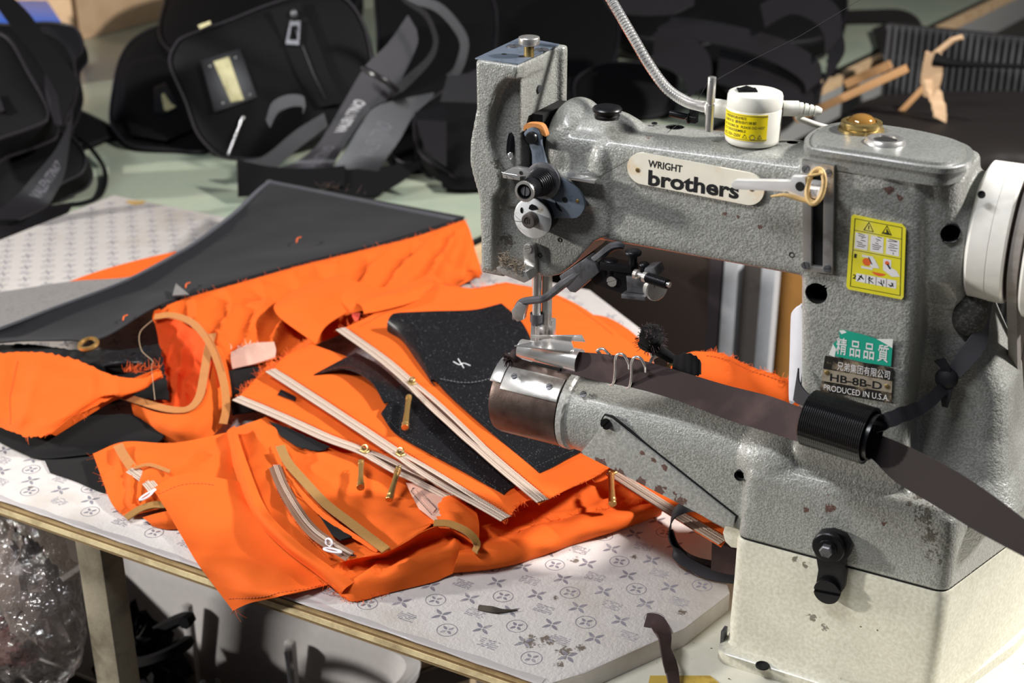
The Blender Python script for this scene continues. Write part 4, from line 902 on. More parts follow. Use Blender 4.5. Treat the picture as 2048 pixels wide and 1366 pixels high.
fray(fp.path([(1, .3), (1, .6), (1, .9)], 40), V(.2, -.6, 0), flap, 40, 8, seed=5)
fray([U(250, 745, z=53), U(285, 742, z=54), U(320, 735, z=55)], V(.2, .3, .8), flap, 60, 12, seed=6)
# (F) orange pouch with tan trims
pou = thing('orange_pouch', U(370, 830, z=2), 'orange pouch lying open with curved tan leather trim round its mouth', 'pouch', GRP)
OI = fabric('orange_lining_cloth', 'e8501c', sheen=0)
sheet('inside', [[(308, 636, 58), (350, 640, 60), (395, 668, 56), (424, 715, 50), (440, 770, 40)], [(318, 690, 34), (350, 690, 36), (380, 710, 32), (408, 750, 30), (430, 790, 26)], [(315, 750, 20), (345, 745, 18), (370, 760, 16), (395, 790, 16), (425, 815, 18)], [(255, 800, 18), (310, 812, 14), (360, 815, 12), (395, 815, 12), (430, 830, 14)]], OI, pou, th=.8, wr=(7, 26), seed=15, rip=(8, 4, 1, 1))
sheet('gusset', [[(262, 806, 30), (320, 826, 32), (375, 826, 33), (408, 797, 36), (420, 740, 44), (428, 690, 52)], [(268, 828, 22), (325, 856, 22), (390, 856, 24), (430, 815, 28), (442, 755, 38), (444, 700, 46)], [(285, 850, 9), (338, 881, 7), (392, 886, 7), (440, 857, 11), (463, 800, 20), (456, 740, 34)]], M['orange'], pou, th=.8, wr=(3, 24), seed=16)
rband('tan_trim', [(232, 788, 30), (290, 806, 33), (340, 819, 35), (376, 818, 36), (398, 795, 40), (408, 750, 46), (416, 700, 53), (424, 668, 56)], 10, (0, -.25, 1), M['tan'], pou, 1.2)
rband('tan_trim', [(309, 634, 62), (345, 631, 65), (385, 646, 65), (418, 684, 60), (438, 730, 52), (450, 780, 42), (452, 820, 32), (446, 848, 22)], 9, (.3, -.4, 1), M['tan'], pou, 1.4)
stitches([U(*q) for q in ()] if False else crom([PT(p) for p in ((309, 630, 63), (350, 626, 66), (395, 645, 66), (428, 690, 60), (449, 745, 50))], 40), pou)
fray([PT((455, 700, 45)), PT((500, 690, 45)), PT((530, 700, 42))], V(.2, 0, .8), pou, 16, 10, mat('white_thread', 'e8d8d0', .8), seed=8)
fray([PT((300, 868, 8)), PT((370, 890, 6)), PT((420, 880, 6))], V(.2, -.8, .2), pou, 26, 9, seed=9)
obj('hanging_thread', MB().tube([PT((305, 640, 64)), PT((280, 665, 60)), PT((283, 700, 56)), PT((305, 722, 54)), PT((303, 735, 54)), PT((310, 800, 40))], .35, 5, 40), mat('beige_thread', 'b59a7c', .8), pou, label='loose beige thread')
tag(sheet('pvc_strip', [[(462, 705, 40), (500, 688, 46), (548, 684, 44)], [(462, 720, 38), (505, 705, 44), (552, 700, 42)], [(465, 738, 34), (508, 728, 40), (550, 715, 38)]], M['pvc'], th=.8).o, 'small pinkish clear plastic strip between the tan-trimmed pouch and the zip panels', 'plastic strip')
tag(sheet('black_tab', [[(452, 745, 30), (490, 734, 34), (535, 738, 34)], [(455, 770, 26), (500, 775, 30), (540, 775, 32)], [(465, 830, 12), (520, 820, 16), (560, 800, 20)]], M['black_felt'], th=1.4).o, 'black cloth tab tucked behind the left corner of the zip panels', 'fabric panel')
# (G) lower left panel with white zip
lp = thing('orange_side_panel', U(300, 980, z=1), 'crumpled orange side panel with a small white zip pull, under the hanging panel', 'fabric panel', GRP)
gp = sheet('panel', [[(186, 908, 14), (250, 884, 20), (350, 886, 22), (470, 862, 22)], [(205, 960, 12), (262, 942, 20), (345, 925, 26), (480, 905, 22)], [(224, 1008, 7), (265, 1000, 11), (318, 985, 16), (500, 960, 14)], [(250, 1034, 3), (285, 1026, 5), (330, 1015, 8), (380, 1000, 12)]], M['orange'], lp, th=.8, wr=(3.5, 32), seed=21, rip=(8, 4, 1, 1))
sheet('lower_fold', [[(285, 1035, 8), (310, 1028, 12), (345, 1020, 14)], [(300, 1046, 5), (325, 1044, 9), (352, 1040, 10)], [(305, 1052, 1.5), (330, 1058, 1.5), (356, 1058, 2)]], M['orange'], lp, th=.8, wr=(2, 15), seed=22)
rband('tan_strap', [(236, 890, 23), (248, 912, 23), (266, 938, 22)], 10, (0, -.2, 1), M['tan'], lp, 1.2)
rband('tan_binding', [(252, 1036, 6), (280, 1018, 11), (306, 1010, 14), (332, 1010, 15)], 9, (0, -.3, 1), M['tanback'], lp, 1.2)
zipper(lp, crom([PT(p) for p in ((262, 940, 22), (290, 960, 20), (312, 985, 18))], 20), V(1, .3, 0), 10)
A = np.linspace(0, 2*pi, 25); c0 = PT((292, 992, 20)); dx = unit(PT((310, 979, 20))-PT((275, 1003, 20))); sx = unit(np.cross(dx, V(0, 0, 1)))
obj('zip_pull', MB().tube([c0+dx*9*cos(a)+sx*2.6*sin(a) for a in A], 1.1, 8).cyl(c0+dx*6, c0+dx*14, 1.7), M['white_plastic'], lp, label='white loop zip pull')
fray(gp.path([(0, 0), (.5, 0), (1, 0)], 30), V(-.8, -.2, .2), lp, 25, 8, seed=11)
rband('tan_strip', [(268, 936, 26), (300, 930, 28), (340, 943, 28)], 4, (0, -.6, 1), M['tan'], lp, 1)
# (H) orange sheet hanging over the front edge
hs = thing('orange_hanging_panel', U(480, 1080, z=1), 'flat orange cloth panel whose stitched corner hangs over the front edge of the board', 'fabric panel', GRP)
hp = sheet('panel', [[(305, 978, 20), (346, 954, 24), (392, 946, 26), (436, 956, 26), (490, 966, 22)], [(330, 1015, 16), (380, 1008, 18), (440, 1010, 20), (500, 1022, 20), (550, 1060, 14)], [(362, 1070, 9), (420, 1072, 9), (480, 1080, 9), (560, 1100, 8), (620, 1132, 6)],
                     [(392, 1122, 7), (440, 1128, 7), (500, 1145, 7), (570, 1158, 6), (650, 1158, 4)], [(420, 1160, 'y', 843.5), (462, 1175, 'y', 842.5), (515, 1180, 'y', 843), (578, 1176, 5), (655, 1164, 3.5)], [(466, 1221, 'y', 838), (500, 1206, 'y', 840), (540, 1197, 'y', 842), (590, 1186, 'y', 846), (664, 1168, 3)]], M['orange'], hs, th=.8, wr=(3, 60), seed=31)
stitches(hp.path([(.93, .06), (.93, .3), (.93, .6), (.93, .95)], 60, .1), hs); stitches(hp.path([(.07, .02), (.07, .3), (.07, .6)], 40, .1), hs)
fray(hp.path([(1, 0), (1, .05)], 10), V(.1, -.3, -.8), hs, 8, 12, seed=13)
# (I) orange front pouch with slit zip
ip = thing('orange_front_pouch', U(720, 1100, z=1), 'orange pouch with a slit zip and tan straps, nearest the front edge of the board', 'pouch', GRP)
i1 = sheet('front', [[(455, 862, 18), (508, 843, 36), (568, 828, 32), (655, 862, 30), (735, 898, 28), (812, 936, 28)], [(468, 935, 20), (540, 925, 31), (600, 945, 30), (680, 975, 31), (760, 1000, 32), (850, 1020, 32)],
                     [(506, 1030, 17), (580, 1010, 27), (640, 1010, 28), (710, 1030, 31), (790, 1045, 35), (870, 1042, 38)], [(567, 1097, 12), (630, 1080, 22), (690, 1070, 26), (750, 1075, 30), (800, 1072, 33), (862, 1048, 37)], [(632, 1147, 8), (680, 1125, 17), (720, 1115, 23), (775, 1103, 29), (820, 1080, 33), (862, 1050, 37)]], M['orange'], ip, th=.9, wr=(7, 46), seed=41)
sheet('gusset', [[(632, 1147, 9), (680, 1125, 17.5), (720, 1115, 23.5), (775, 1103, 29.5), (835, 1068, 35), (890, 1052, 38), (952, 1086, 28)], [(655, 1160, 10), (695, 1141, 10), (740, 1126, 9), (795, 1110, 11), (850, 1084, 17), (900, 1074, 21), (950, 1091, 23)], [(668, 1174, 9), (705, 1160, 15), (755, 1150, 18), (815, 1128, 21), (868, 1098, 25), (912, 1092, 25), (952, 1097, 20)], [(680, 1190, 3), (711, 1203, 1.5), (780, 1185, 1.5), (863, 1165, 1.5), (888, 1155, 2), (914, 1141, 5), (953, 1104, 14)]], M['orange'], ip, th=.8, wr=(3, 26), seed=42, rip=(10, 4, .8, 1))
sheet('turned_hem', [[(453, 868, 16), (468, 935, 20), (506, 1030, 17), (567, 1097, 12), (632, 1147, 8), (682, 1189, 3)], [(457, 860, 32), (478, 932, 36), (515, 1025, 32), (575, 1090, 26), (640, 1138, 20), (690, 1178, 13)], [(470, 852, 38), (496, 930, 38), (534, 1020, 33), (594, 1083, 27), (659, 1132, 22), (708, 1165, 15)]], M['orange'], ip, th=.8)
sheet('crumpled_end', [[(870, 1005, 34), (905, 992, 44), (953, 1025, 38)], [(862, 1040, 40), (912, 1030, 46), (958, 1050, 36)], [(880, 1056, 38), (925, 1062, 42), (957, 1088, 28)]], M['orange'], ip, th=.8, wr=(5, 14), seed=43)
M['zipbrown'] = mat('nylon_zip', '7a5a48', .5)
zp = crom([PT(p) for p in ((551, 938, 32.5), (568, 980, 31), (594, 1025, 29), (622, 1062, 27), (655, 1088, 25), (702, 1117, 22.5))], 50)
obj('zip_slit', MB().grid(np.stack([zp+V(-4, -1, 2.6), zp+V(5, 2, 2.8)], 1), th=.3), M['hole'], ip, fix=False)
zipper(ip, zp, V(1, .45, .2), 9, slider=.85, gap=0, lift=3.6, pullmat=M['white_plastic'], zm=M['zipbrown'])
c0 = PT((665, 1101, 29)); dx = unit(PT((690, 1104, 29))-PT((645, 1094, 29))); sx = unit(np.cross(dx, V(0, 0, 1)))
obj('zip_pull', MB().tube([c0+dx*9*cos(a)+sx*2.4*sin(a) for a in A], 1.1, 8), M['white_plastic'], ip, label='white loop zip pull')
stitches([PT(p) for p in ((540, 935, 33), (556, 985, 31), (580, 1030, 29), (608, 1068, 27), (645, 1100, 25))], ip)
rband('tan_strap', [(560, 892, 40), (576, 925, 38), (608, 962, 36), (652, 1008, 36), (700, 1045, 36), (740, 1076, 35), (772, 1100, 33)], 9.5, (.2, -.25, 1), M['tanback'], ip, 1.2)
sheet('flap_edge', [[(555, 884, 38), (566, 930, 37), (600, 975, 35), (645, 1022, 34), (695, 1058, 33), (760, 1100, 31)], [(548, 890, 33), (560, 935, 33), (592, 982, 32), (638, 1030, 31), (690, 1066, 30), (750, 1104, 28)]], M['orange'], ip, th=.8, wr=(1.2, 12), seed=45, edge=1)
rband('tan_strap', [(868, 1046, 46), (900, 1048, 47), (935, 1064, 44), (953, 1085, 36), (950, 1104, 24)], 7, (.2, -.5, 1), M['tanback'], ip, 1.2)
sheet('pvc_window', [[(812, 968, 34), (842, 972, 37), (880, 990, 38), (905, 1008, 39)], [(822, 990, 34.5), (850, 1000, 37.5), (876, 1014, 39), (890, 1024, 40)], [(838, 1020, 35), (856, 1034, 38), (866, 1042, 39.5), (872, 1046, 40)]], M['pvc'], ip, th=.5, lift=1.2, label='pinkish clear plastic patch')
stitches([PT(p) for p in ((826, 976, 37), (822, 983, 37), (864, 1030, 41.5))], ip, M['stitch_k'], r=.4); stitches([PT(p) for p in ((826, 976, 37), (838, 979, 37.5), (874, 1018, 41.5))], ip, M['stitch_k'], r=.4)
obj('slot', MB().prism([PT(p) for p in ((830, 981, 37), (836, 982, 37), (872, 1018, 41.4), (866, 1026, 41.4))], (0, 0, .5)), M['pvc'], ip)
bk = [(632, 1022, 29.6), (640, 1021, 29.6), (668, 1052, 29), (700, 1070, 29), (704, 1076, 29), (682, 1082, 28.5), (664, 1070, 28.5)]
obj('hook_tape', MB().prism([PT(p) for p in bk], (0, 0, 1.6)), M['black_felt'], ip, label='black hook tape patch')
fray(crom([PT(p) for p in ((640, 1160, 9), (682, 1190, 4), (711, 1203, 2), (780, 1186, 2))], 40), V(-.4, -.7, .1), ip, 50, 7, seed=15)
for k in (-1.6, 0, 1.6): obj('zip_line', MB().tube(zp+V(1, .45, 0)*k/1.1+V(0, 0, 4.9), .26, 4), M['zip_tape'], ip)
sheet('felt_under_zip', [[(536, 842, 38), (580, 858, 38), (620, 876, 38), (660, 894, 38)], [(552, 858, 35), (585, 876, 35), (620, 890, 35), (650, 900, 35)], [(560, 870, 34), (590, 890, 34), (620, 900, 34), (640, 902, 34)]], M['black_felt'], ip, th=1, edge=1, seed=3)
# (J) orange roll at the front right
rl = thing('orange_roll', U(1130, 1080, z=0), 'loosely rolled orange cloth on the vinyl in front of the zip panels', 'fabric roll', GRP)
lo = [(905, 1146), (1000, 1136), (1073, 1115), (1146, 1089), (1220, 1066), (1264, 1051), (1322, 1029)]; up_ = [(920, 1098), (1000, 1078), (1088, 1055), (1176, 1033), (1240, 1022), (1290, 1010), (1330, 1000)]
mk = lambda k, h: [(a[0]+(b[0]-a[0])*k, a[1]+(b[1]-a[1])*k, h) for a, b in zip(lo, up_)]
sheet('roll', [mk(0, .8), mk(.08, 7), mk(.35, 15), mk(.7, 20), mk(.95, 20), mk(1.1, 15), mk(1.2, 8)], M['orange'], rl, th=.9, wr=(3, 40), seed=51, rip=(3, 3, 2, 0))
jr = sheet('inner_layer', [mk(1.0, 14), [(930, 1060, 16), (1010, 1045, 16), (1090, 1020, 16), (1170, 995, 16), (1240, 975, 18), (1290, 985, 20), (1340, 985, 22)], [(960, 1000, 22), (1040, 1000, 20), (1110, 975, 20), (1180, 940, 22), (1250, 920, 24), (1310, 940, 26), (1360, 960, 28)]], M['orange'], rl, th=.8, wr=(3, 24), seed=52, rip=(7, 2, 3, 0))
fray(jr.path([(0.1, .1), (.1, .9)], 40), V(0, -.3, .6), rl, 40, 9, seed=17)
# (K, L, M) stack of zip panels
def zpanel(name, label, rows, seed, wr=(1.5, 60), lift=0):
    t = thing(name, PT(rows[0][2]), label, 'zip panel', GRP)
    return t, sheet('panel', rows, M['orange'], t, th=.9, wr=wr, seed=seed, lift=lift)
hh = lambda pts, h: [(x, y, h) for x, y in pts]
k_, ks = zpanel('zip_panel', 'orange zip panel lowest of the stacked three, carrying the leftmost gold pull', [hh([(470, 802), (560, 840), (650, 882), (720, 908), (800, 945), (900, 990)], 41), hh([(505, 765), (590, 800), (680, 850), (760, 895), (850, 945), (940, 1000)], 42), hh([(545, 722), (640, 760), (740, 810), (830, 860), (920, 920), (1000, 970)], 40)], 61)
l_, ls = zpanel('zip_panel', 'orange zip panel in the middle of the stacked three, with a black leather lip', [hh([(538, 746), (620, 800), (710, 860), (800, 920), (900, 982), (1008, 1045)], 50), hh([(572, 712), (670, 760), (770, 830), (860, 890), (950, 950), (1040, 1010)], 50), hh([(622, 688), (730, 730), (840, 800), (930, 870), (1010, 930), (1085, 990)], 48)], 62)
m_, ms = zpanel('zip_panel', 'topmost orange zip panel with a black leather pocket, under the needle', [hh([(676, 670), (775, 742), (880, 840), (978, 932), (1078, 1018)], 59), hh([(740, 640), (830, 690), (940, 790), (1040, 885), (1130, 990)], 58), hh([(800, 606), (900, 650), (1000, 740), (1110, 830), (1185, 965)], 57), hh([(872, 574), (980, 620), (1090, 700), (1190, 800), (1228, 938)], 56), [(935, 585, 56), (1030, 590, 56), (1140, 660, 54), (1240, 760, 52), (1290, 900, 50)], [(1012, 572, 56), (1100, 592, 56), (1190, 640, 54), (1300, 740, 50), (1340, 880, 48)]], 63, (1.2, 70), 5)
sd = lambda s: (lambda t: s.G[min(6, len(s.G)-1), int(t*(s.G.shape[1]-1))]-s.G[0, int(t*(s.G.shape[1]-1))])
def edge_zip(s, t, off, a, b, slider, gl, pull, gap=5):
    P = np.array([s.at(0, v)+unit(sd(s)(v))*off for v in np.linspace(a, b, 60)])
    zipper(t, P, sd(s), 13.5, slider, gap, gl, pull, lift=1.3)
    n = len(P); q = [P[int(x*(n-1))] for x in np.linspace(gl[0], gl[1], 16)]
    w_ = [gap*.9*sin(pi*k/15) for k in range(16)]; S = [unit(sd(s)(a+(b-a)*(gl[0]+(gl[1]-gl[0])*k/15))) for k in range(16)]
    obj('zip_opening', MB().grid(np.stack([np.array([p-x*w for p, x, w in zip(q, S, w_)]), np.array([p+x*w for p, x, w in zip(q, S, w_)])], 1)+V(0, 0, .6), th=.2), M['zipgap'], t, fix=False)
M['zipgap'] = mat('zip_gap_shade', '4a2a1a', .8)  # dark brown over orange cloth; shade in the zip opening put into colour
edge_zip(ks, k_, 5, .0, 1, .61, (.625, 1.0), ((722, 922, 45), (721, 975, 44)))
edge_zip(ls, l_, 5, .0, 1, .615, (.63, .9), ((797, 936, 55), (778, 1000, 40)))
edge_zip(ms, m_, 5.5, .0, 1, .385, (.4, .74), ((818, 792, 69), (810, 855, 62)))
for s, t, sdn in ((ks, k_, 71), (ls, l_, 72), (ms, m_, 73)):
    stitches(np.array([s.at(0, v)+unit(sd(s)(v))*14.5+V(0, 0, .4) for v in np.linspace(.02, .98, 60)]), t)
    fray(s.path([(0, 0), (.4, 0), (1, 0)], 30), V(-.8, .1, .2), t, 120, 9, seed=sdn)
    fray(s.path([(0, 1), (.5, 1), (1, 1)], 30), V(.3, -.8, .1), t, 60, 5, seed=sdn+10)
stitches(ms.path([(.1, .025), (.3, .03), (.58, .035)], 40, .2), m_); stitches(ms.path([(.62, .03), (.8, .04), (.98, .05), (.97, .3), (.96, .6)], 70, .2), m_)
obj('leather_tag', MB().prism([PT(p) for p in ((556, 790, 43.5), (562, 780, 43.5), (592, 795, 43.5), (590, 803, 43.5))], (0, 0, 1)), M['leather'], k_)
# leather pocket parts
sheet('leather_lip', [[(712, 706, 53), (760, 733, 54), (805, 772, 54), (840, 800, 53)], [(680, 722, 55), (725, 735, 58), (775, 768, 59), (808, 800, 57)], [(628, 750, 52), (690, 738, 60), (740, 762, 63), (768, 806, 60)]], M['leather'], l_, th=1.4)
lw = sheet('leather_pocket', [[(762, 828, 54), (790, 866, 52), (850, 902, 52), (930, 945, 52), (1008, 990, 52)], [(778, 805, 58), (830, 845, 54), (890, 885, 53), (960, 930, 53), (1018, 980, 52)], [(800, 770, 58), (860, 820, 55), (920, 870, 54), (980, 925, 53), (1030, 972, 52)]], M['leather'], l_, th=1.4)
stitches(lw.path([(.1, .1), (.1, .5), (.1, .95)], 50, .1), l_, M['stitch_k'], r=.4)
ul = sheet('leather_pocket', [[(800, 634, 80), (836, 676, 75), (850, 722, 68), (882, 782, 62), (980, 872, 60), (1080, 956, 59)], [(868, 631, 76), (900, 680, 74), (922, 740, 67), (955, 800, 61), (1035, 860, 60), (1108, 942, 59)], [(948, 628, 69), (980, 662, 70), (1010, 720, 64), (1045, 790, 60), (1085, 860, 60), (1136, 926, 59)], [(1003, 615, 61), (1045, 655, 61), (1075, 720, 60), (1108, 800, 59), (1135, 860, 59), (1163, 912, 59)]], M['leather'], m_, th=1.5, lift=5, label='black leather pocket with its mouth curling open')
sheet('pocket_curl', [[(800, 634, 80), (836, 676, 75), (850, 722, 68), (876, 775, 63)], [(785, 637, 79), (822, 668, 74), (840, 715, 67.5), (868, 768, 62.5)], [(776, 652, 72), (800, 676, 66), (828, 715, 62), (862, 770, 60)], [(776, 670, 60), (806, 690, 59), (835, 730, 59), (870, 780, 59)]], M['leather'], m_, th=1.4, lift=5)
stitches(ul.path([(.04, .02), (.04, .5), (.04, .98)], 70, .1), m_, M['stitch_k'], r=.4); stitches(ul.path([(.05, .975), (.5, .975), (.95, .975)], 40, .1), m_, M['stitch_k'], r=.4)
sm = ul.path([(.03, .56), (.4, .52), (.97, .5)], 40, .2); piping('leather_seam', sm, m_, M['leather'], 1.1); stitches(sm+V(0, 3, .4), m_, mat('stitch_grey', '8a8a8c', .7), r=.3)
obj('lint_spot', MB().tube([ul.at(.28, .38, .4), ul.at(.32, .4, .8), ul.at(.36, .39, .5), ul.at(.4, .41, .4)], .7, 5, 12).tube([ul.at(.33, .36, .5), ul.at(.345, .42, .5)], .6, 5), mat('lint', 'cfcfd2', .9), m_, kind='stuff')
# (N) zip panel at the right under the bed
n_, ns = zpanel('zip_panel', 'orange zip panel strip under the machine bed, between the roll and the machine base', [hh([(1212, 950), (1290, 1000), (1370, 1050), (1442, 1094)], 32), hh([(1240, 935), (1315, 975), (1395, 1022), (1462, 1066)], 34), hh([(1270, 920), (1345, 955), (1420, 1000), (1480, 1040)], 34)], 64)
edge_zip(ns, n_, 7, 0, 1, .02, (.03, .05), ((1222, 946, 46), (1225, 1008, 36)), .5)
# (P) orange panels behind the machine
tag(sheet('orange_back_panel', [[(1120, 640, 20), (1160, 630, 22), (1210, 634, 22), (1255, 658, 20), (1292, 690, 18)], [(1130, 680, 24), (1180, 680, 26), (1230, 690, 26), (1275, 710, 24), (1310, 735, 20)], [(1150, 760, 28), (1200, 770, 30), (1250, 780, 30), (1300, 790, 28), (1340, 800, 24)]], M['orange'], th=.9, wr=(2, 40), seed=66).o, 'plain orange cloth panel on the white board behind the needle bar', 'fabric panel', GRP)
p3 = thing('orange_rear_panel', PT((1480, 800, 60)), 'orange cloth panel draped behind the machine bed, left of the column', 'fabric panel', GRP)
q3 = sheet('panel', [[(1340, 718, 118), (1400, 703, 120), (1450, 709, 120), (1500, 733, 118), (1560, 752, 114), (1610, 775, 110)], [(1335, 760, 96), (1400, 755, 100), (1460, 765, 100), (1520, 785, 98), (1575, 800, 94), (1610, 815, 90)], [(1330, 830, 60), (1400, 830, 62), (1470, 845, 62), (1520, 860, 60), (1570, 870, 60), (1600, 875, 58)], [(1300, 900, 36), (1370, 900, 36), (1440, 910, 36), (1490, 920, 36), (1530, 930, 36), (1560, 935, 36)]], M['orange'], p3, th=.9, wr=(2.5, 45), seed=67, edge=.4)
stitches(q3.path([(.06, .25), (.07, .6), (.08, .98)], 50, .2), p3); fray(q3.path([(0, .2), (0, 1)], 30), V(0, .3, .8), p3, 50, 5, seed=31)
# ---------------------------------------------------------------- tape, ribbon, lamp and small things on the machine
def ribmat(name, col, rough, scale=(900, 900, 900), var=None):
    m = bpy.data.materials.new(name); t = NT(m); v = t.coord('Object', scale); w1 = t.n('TexWave', {'Vector': v, 'Scale': 1.0, 'Distortion': 1.0}).outputs['Fac']
    n = t.noise(t.coord(), 1400, 2); c = lin(col); t.l(t.mix(n, tuple(x*.7 for x in c[:3])+(1,), tuple(x*1.25 for x in c[:3])+(1,)), 'Base Color')
    if var: t.l(t.mix(t.ramp(t.noise(t.coord(), var[1], 4), var[2], var[3]), t.mix(n, tuple(x*.7 for x in c[:3])+(1,), tuple(x*1.25 for x in c[:3])+(1,)), lin(var[0])), 'Base Color')
    t.b.inputs['Roughness'].default_value = rough; t.b.inputs['Specular IOR Level'].default_value = .3; t.bump(n, .35, .0006); return m
M['bind'] = ribmat('binding_tape', '332525', .75, var=('54413f', 30, .5, .9)); M['bind_shade'] = ribmat('binding_tape_shade', '221919', .75)  # second tape material is the same tape, shade put into a darker colour
M['ribbon'] = ribmat('black_ribbon', '26252a', .6)
bt = thing('binding_tape', U(1400, 800, y=1000), 'dark brown binding tape feeding from the black ring along the bed into the chrome binder', 'tape')
Yp = lambda pts, ys: [(x, y, 'y', v) for (x, y), v in zip(pts, ys)]
band('tape', Yp([(1120, 700), (1153, 704), (1215, 709), (1276, 719), (1364, 744), (1451, 770), (1539, 792), (1612, 818), (1680, 834), (1750, 850)], [1011, 1011, 1010, 1010, 1009, 1007, 1000, 985, 972, 968]),
     Yp([(1116, 745), (1150, 750), (1200, 763), (1276, 778), (1364, 804), (1451, 838), (1525, 861), (1606, 886), (1670, 900), (1738, 912)], [997, 997, 996, 995, 993, 990, 984, 972, 962, 958]), M['bind'], bt, 1.1, 60, .3)
band('tape', Yp([(1700, 838), (1757, 868), (1810, 890), (1905, 938), (1985, 990), (2080, 1062)], [966, 964, 955, 930, 905, 875]), Yp([(1690, 900), (1736, 912), (1790, 962), (1872, 1012), (1950, 1060), (2070, 1125)], [956, 954, 946, 922, 898, 866]), M['bind_shade'], bt, 1.1, 50, .3)
rnd = random.Random(5); tuft = MB(); c0 = U(1022, 714, y=1003)
for _ in range(60):
    d = unit(V(rnd.uniform(-1, .2), rnd.uniform(-1, .4), rnd.uniform(-1, .4))); tuft.tube([c0+V(3, 0, 0)+d*2, c0+d*5, c0+d*8+V(0, 0, rnd.uniform(-4, 2))], [.9, .6, .15], 4, 6)
tuft.ell(c0+V(4, 2, 1), (6, 6, 7), 14, 9); obj('frayed_end', tuft, M['bind'], bt, kind='stuff')
# black ribbed ring the tape runs through
rc = U(1678, 853, y=962); ra = unit(V(1, -.12, -.02)); R1, R2 = [], []
L = 50; n = 96
prof = []
for i in range(60):
    t = -L/2+L*i/59; prof.append((t, 22+(.4 if i % 2 else -.2)))
e1 = unit(np.cross(ra, V(0, 0, 1))); e2 = np.cross(e1, ra)
mk_ring = lambda t, r, rib=0: [rc+ra*t+(r+(rib if k % 3 == 0 else 0))*(cos(2*pi*k/n)*e1+sin(2*pi*k/n)*e2) for k in range(n)]
rg = MB().rings([mk_ring(-L/2+1, 21)]+[mk_ring(t, r, -.35) for t, r in prof]+[mk_ring(L/2-.5, 21.5), mk_ring(L/2, 20.8), mk_ring(L/2, 19.8), mk_ring(L/2-4, 19.3), mk_ring(-L/2+1, 19.3)], closed=True)
ring = thing('tape_ring', rc, 'black ribbed plastic bottle-cap ring tied to the column, with brown tape running through it', 'ring')
obj('ring_wall', rg, M['blackplastic'], ring, ang=30)
obj('inner_lip', MB().rings([mk_ring(L/2+4, 18), mk_ring(L/2+4, 17), mk_ring(L/2-8, 17), mk_ring(L/2-8, 18)], closed=True), M['blackplastic'], ring)
rbn = thing('tie_ribbon', U(1890, 760, y=1036), 'black knotted ribbon tying the ribbed ring around the machine column', 'ribbon')
band('ribbon', Yp([(1738, 842), (1790, 818), (1840, 800), (1895, 752)], [975, 985, 1008, 1034]), Yp([(1750, 868), (1800, 848), (1850, 826), (1905, 776)], [970, 980, 1004, 1032]), M['ribbon'], rbn, 2.2, 30, .5, .5)
band('ribbon', Yp([(1888, 748), (1915, 706), (1945, 665), (1964, 618), (1968, 560)], [1034, 1032, 1034, 1040, 1060]), Yp([(1905, 770), (1945, 728), (1972, 690), (1976, 645), (1985, 590)], [1034, 1034, 1040, 1050, 1070]), mat('grey_ribbon', '55555b', .8, bump=(1500, .4)), rbn, 1.2, 30, .5)
band('ribbon', Yp([(1598, 736), (1601, 765), (1622, 790), (1660, 800)], [996, 990, 980, 968]), Yp([(1588, 800), (1598, 808), (1625, 815), (1660, 820)], [990, 986, 976, 966]), M['ribbon'], rbn, 1.2, 24, .5)
kn = MB().ell(U(1893, 757, y=1030), (9, 7, 9), 16, 10)
obj('knot', kn, M['ribbon'], rbn)
band('ribbon_tail', Yp([(1868, 722), (1880, 735), (1892, 752)], [1026, 1026, 1028]), Yp([(1888, 716), (1898, 732), (1905, 755)], [1026, 1026, 1028]), M['ribbon'], rbn, 1.4, 14, .3)
band('ribbon_tail', Yp([(1886, 765), (1882, 790), (1884, 812)], [1028, 1026, 1026]), Yp([(1906, 768), (1902, 795), (1896, 815)], [1028, 1026, 1026]), M['ribbon'], rbn, 1.4, 14, .3)
tag(obj('plastic_stick', MB().prism(crom(Y(1006, (1581, 640), (1584, 624), (1592, 617), (1604, 618), (1607, 700), (1602, 760), (1592, 800), (1580, 808), (1577, 780), (1579, 710)), 50, True), (0, 7, 0)), M['white_plastic'], bev=1), 'white plastic stick stuck to the left edge of the column', 'stick')
# black rag scraps tied behind the bed
rag = thing('tied_rag', U(1340, 740, y=1066), 'fuzzy black rag scraps tied to a steel ring behind the bed', 'rag')
def wad(c, r, seed, amp=.35):
    mb = MB().ell(c, r, 30, 20); mb.v = [tuple(np.array(c)+(np.array(q)-np.array(c))*(1+amp*mnoise.noise(Vector(q)*.11+Vector((seed, 0, 0)))+.25*amp*mnoise.noise(Vector(q)*.4))) for q in mb.v]; return mb
c1 = U(1302, 680, y=1062)
obj('rag_wad', wad(c1, (12, 10, 13), 3), M['black_felt'], rag)
fz = MB()
for _ in range(160):
    d = unit(V(rnd.gauss(0, 1), rnd.gauss(0, 1), rnd.gauss(.3, 1))); p = c1+d*V(12, 10, 12); fz.tube([p*.97+c1*.03, p+d*2, p+d*4+V(rnd.uniform(-2, 2), 0, rnd.uniform(-2, 2))], [.3, .3, .15], 3, 5)
obj('lint_fuzz', fz, mat('fuzz', '4a3a40', .95), rag, kind='stuff')
obj('rag_neck', MB().tube([U(1318, 700, y=1062), U(1335, 712, y=1062), U(1350, 722, y=1062), U(1362, 728, y=1060)], [6, 5, 4.5, 6], 10, 20), M['black_felt'], rag)
band('rag_tail', Yp([(1350, 712), (1372, 706), (1392, 712), (1402, 725)], [1058, 1056, 1055, 1055]), Yp([(1345, 740), (1370, 748), (1392, 752), (1402, 748)], [1052, 1050, 1050, 1052]), M['black_cloth'], rag, 1.5, 24, .3, .6)
Aq = np.linspace(0, 2*pi, 25); cc = U(1320, 728, y=1058)
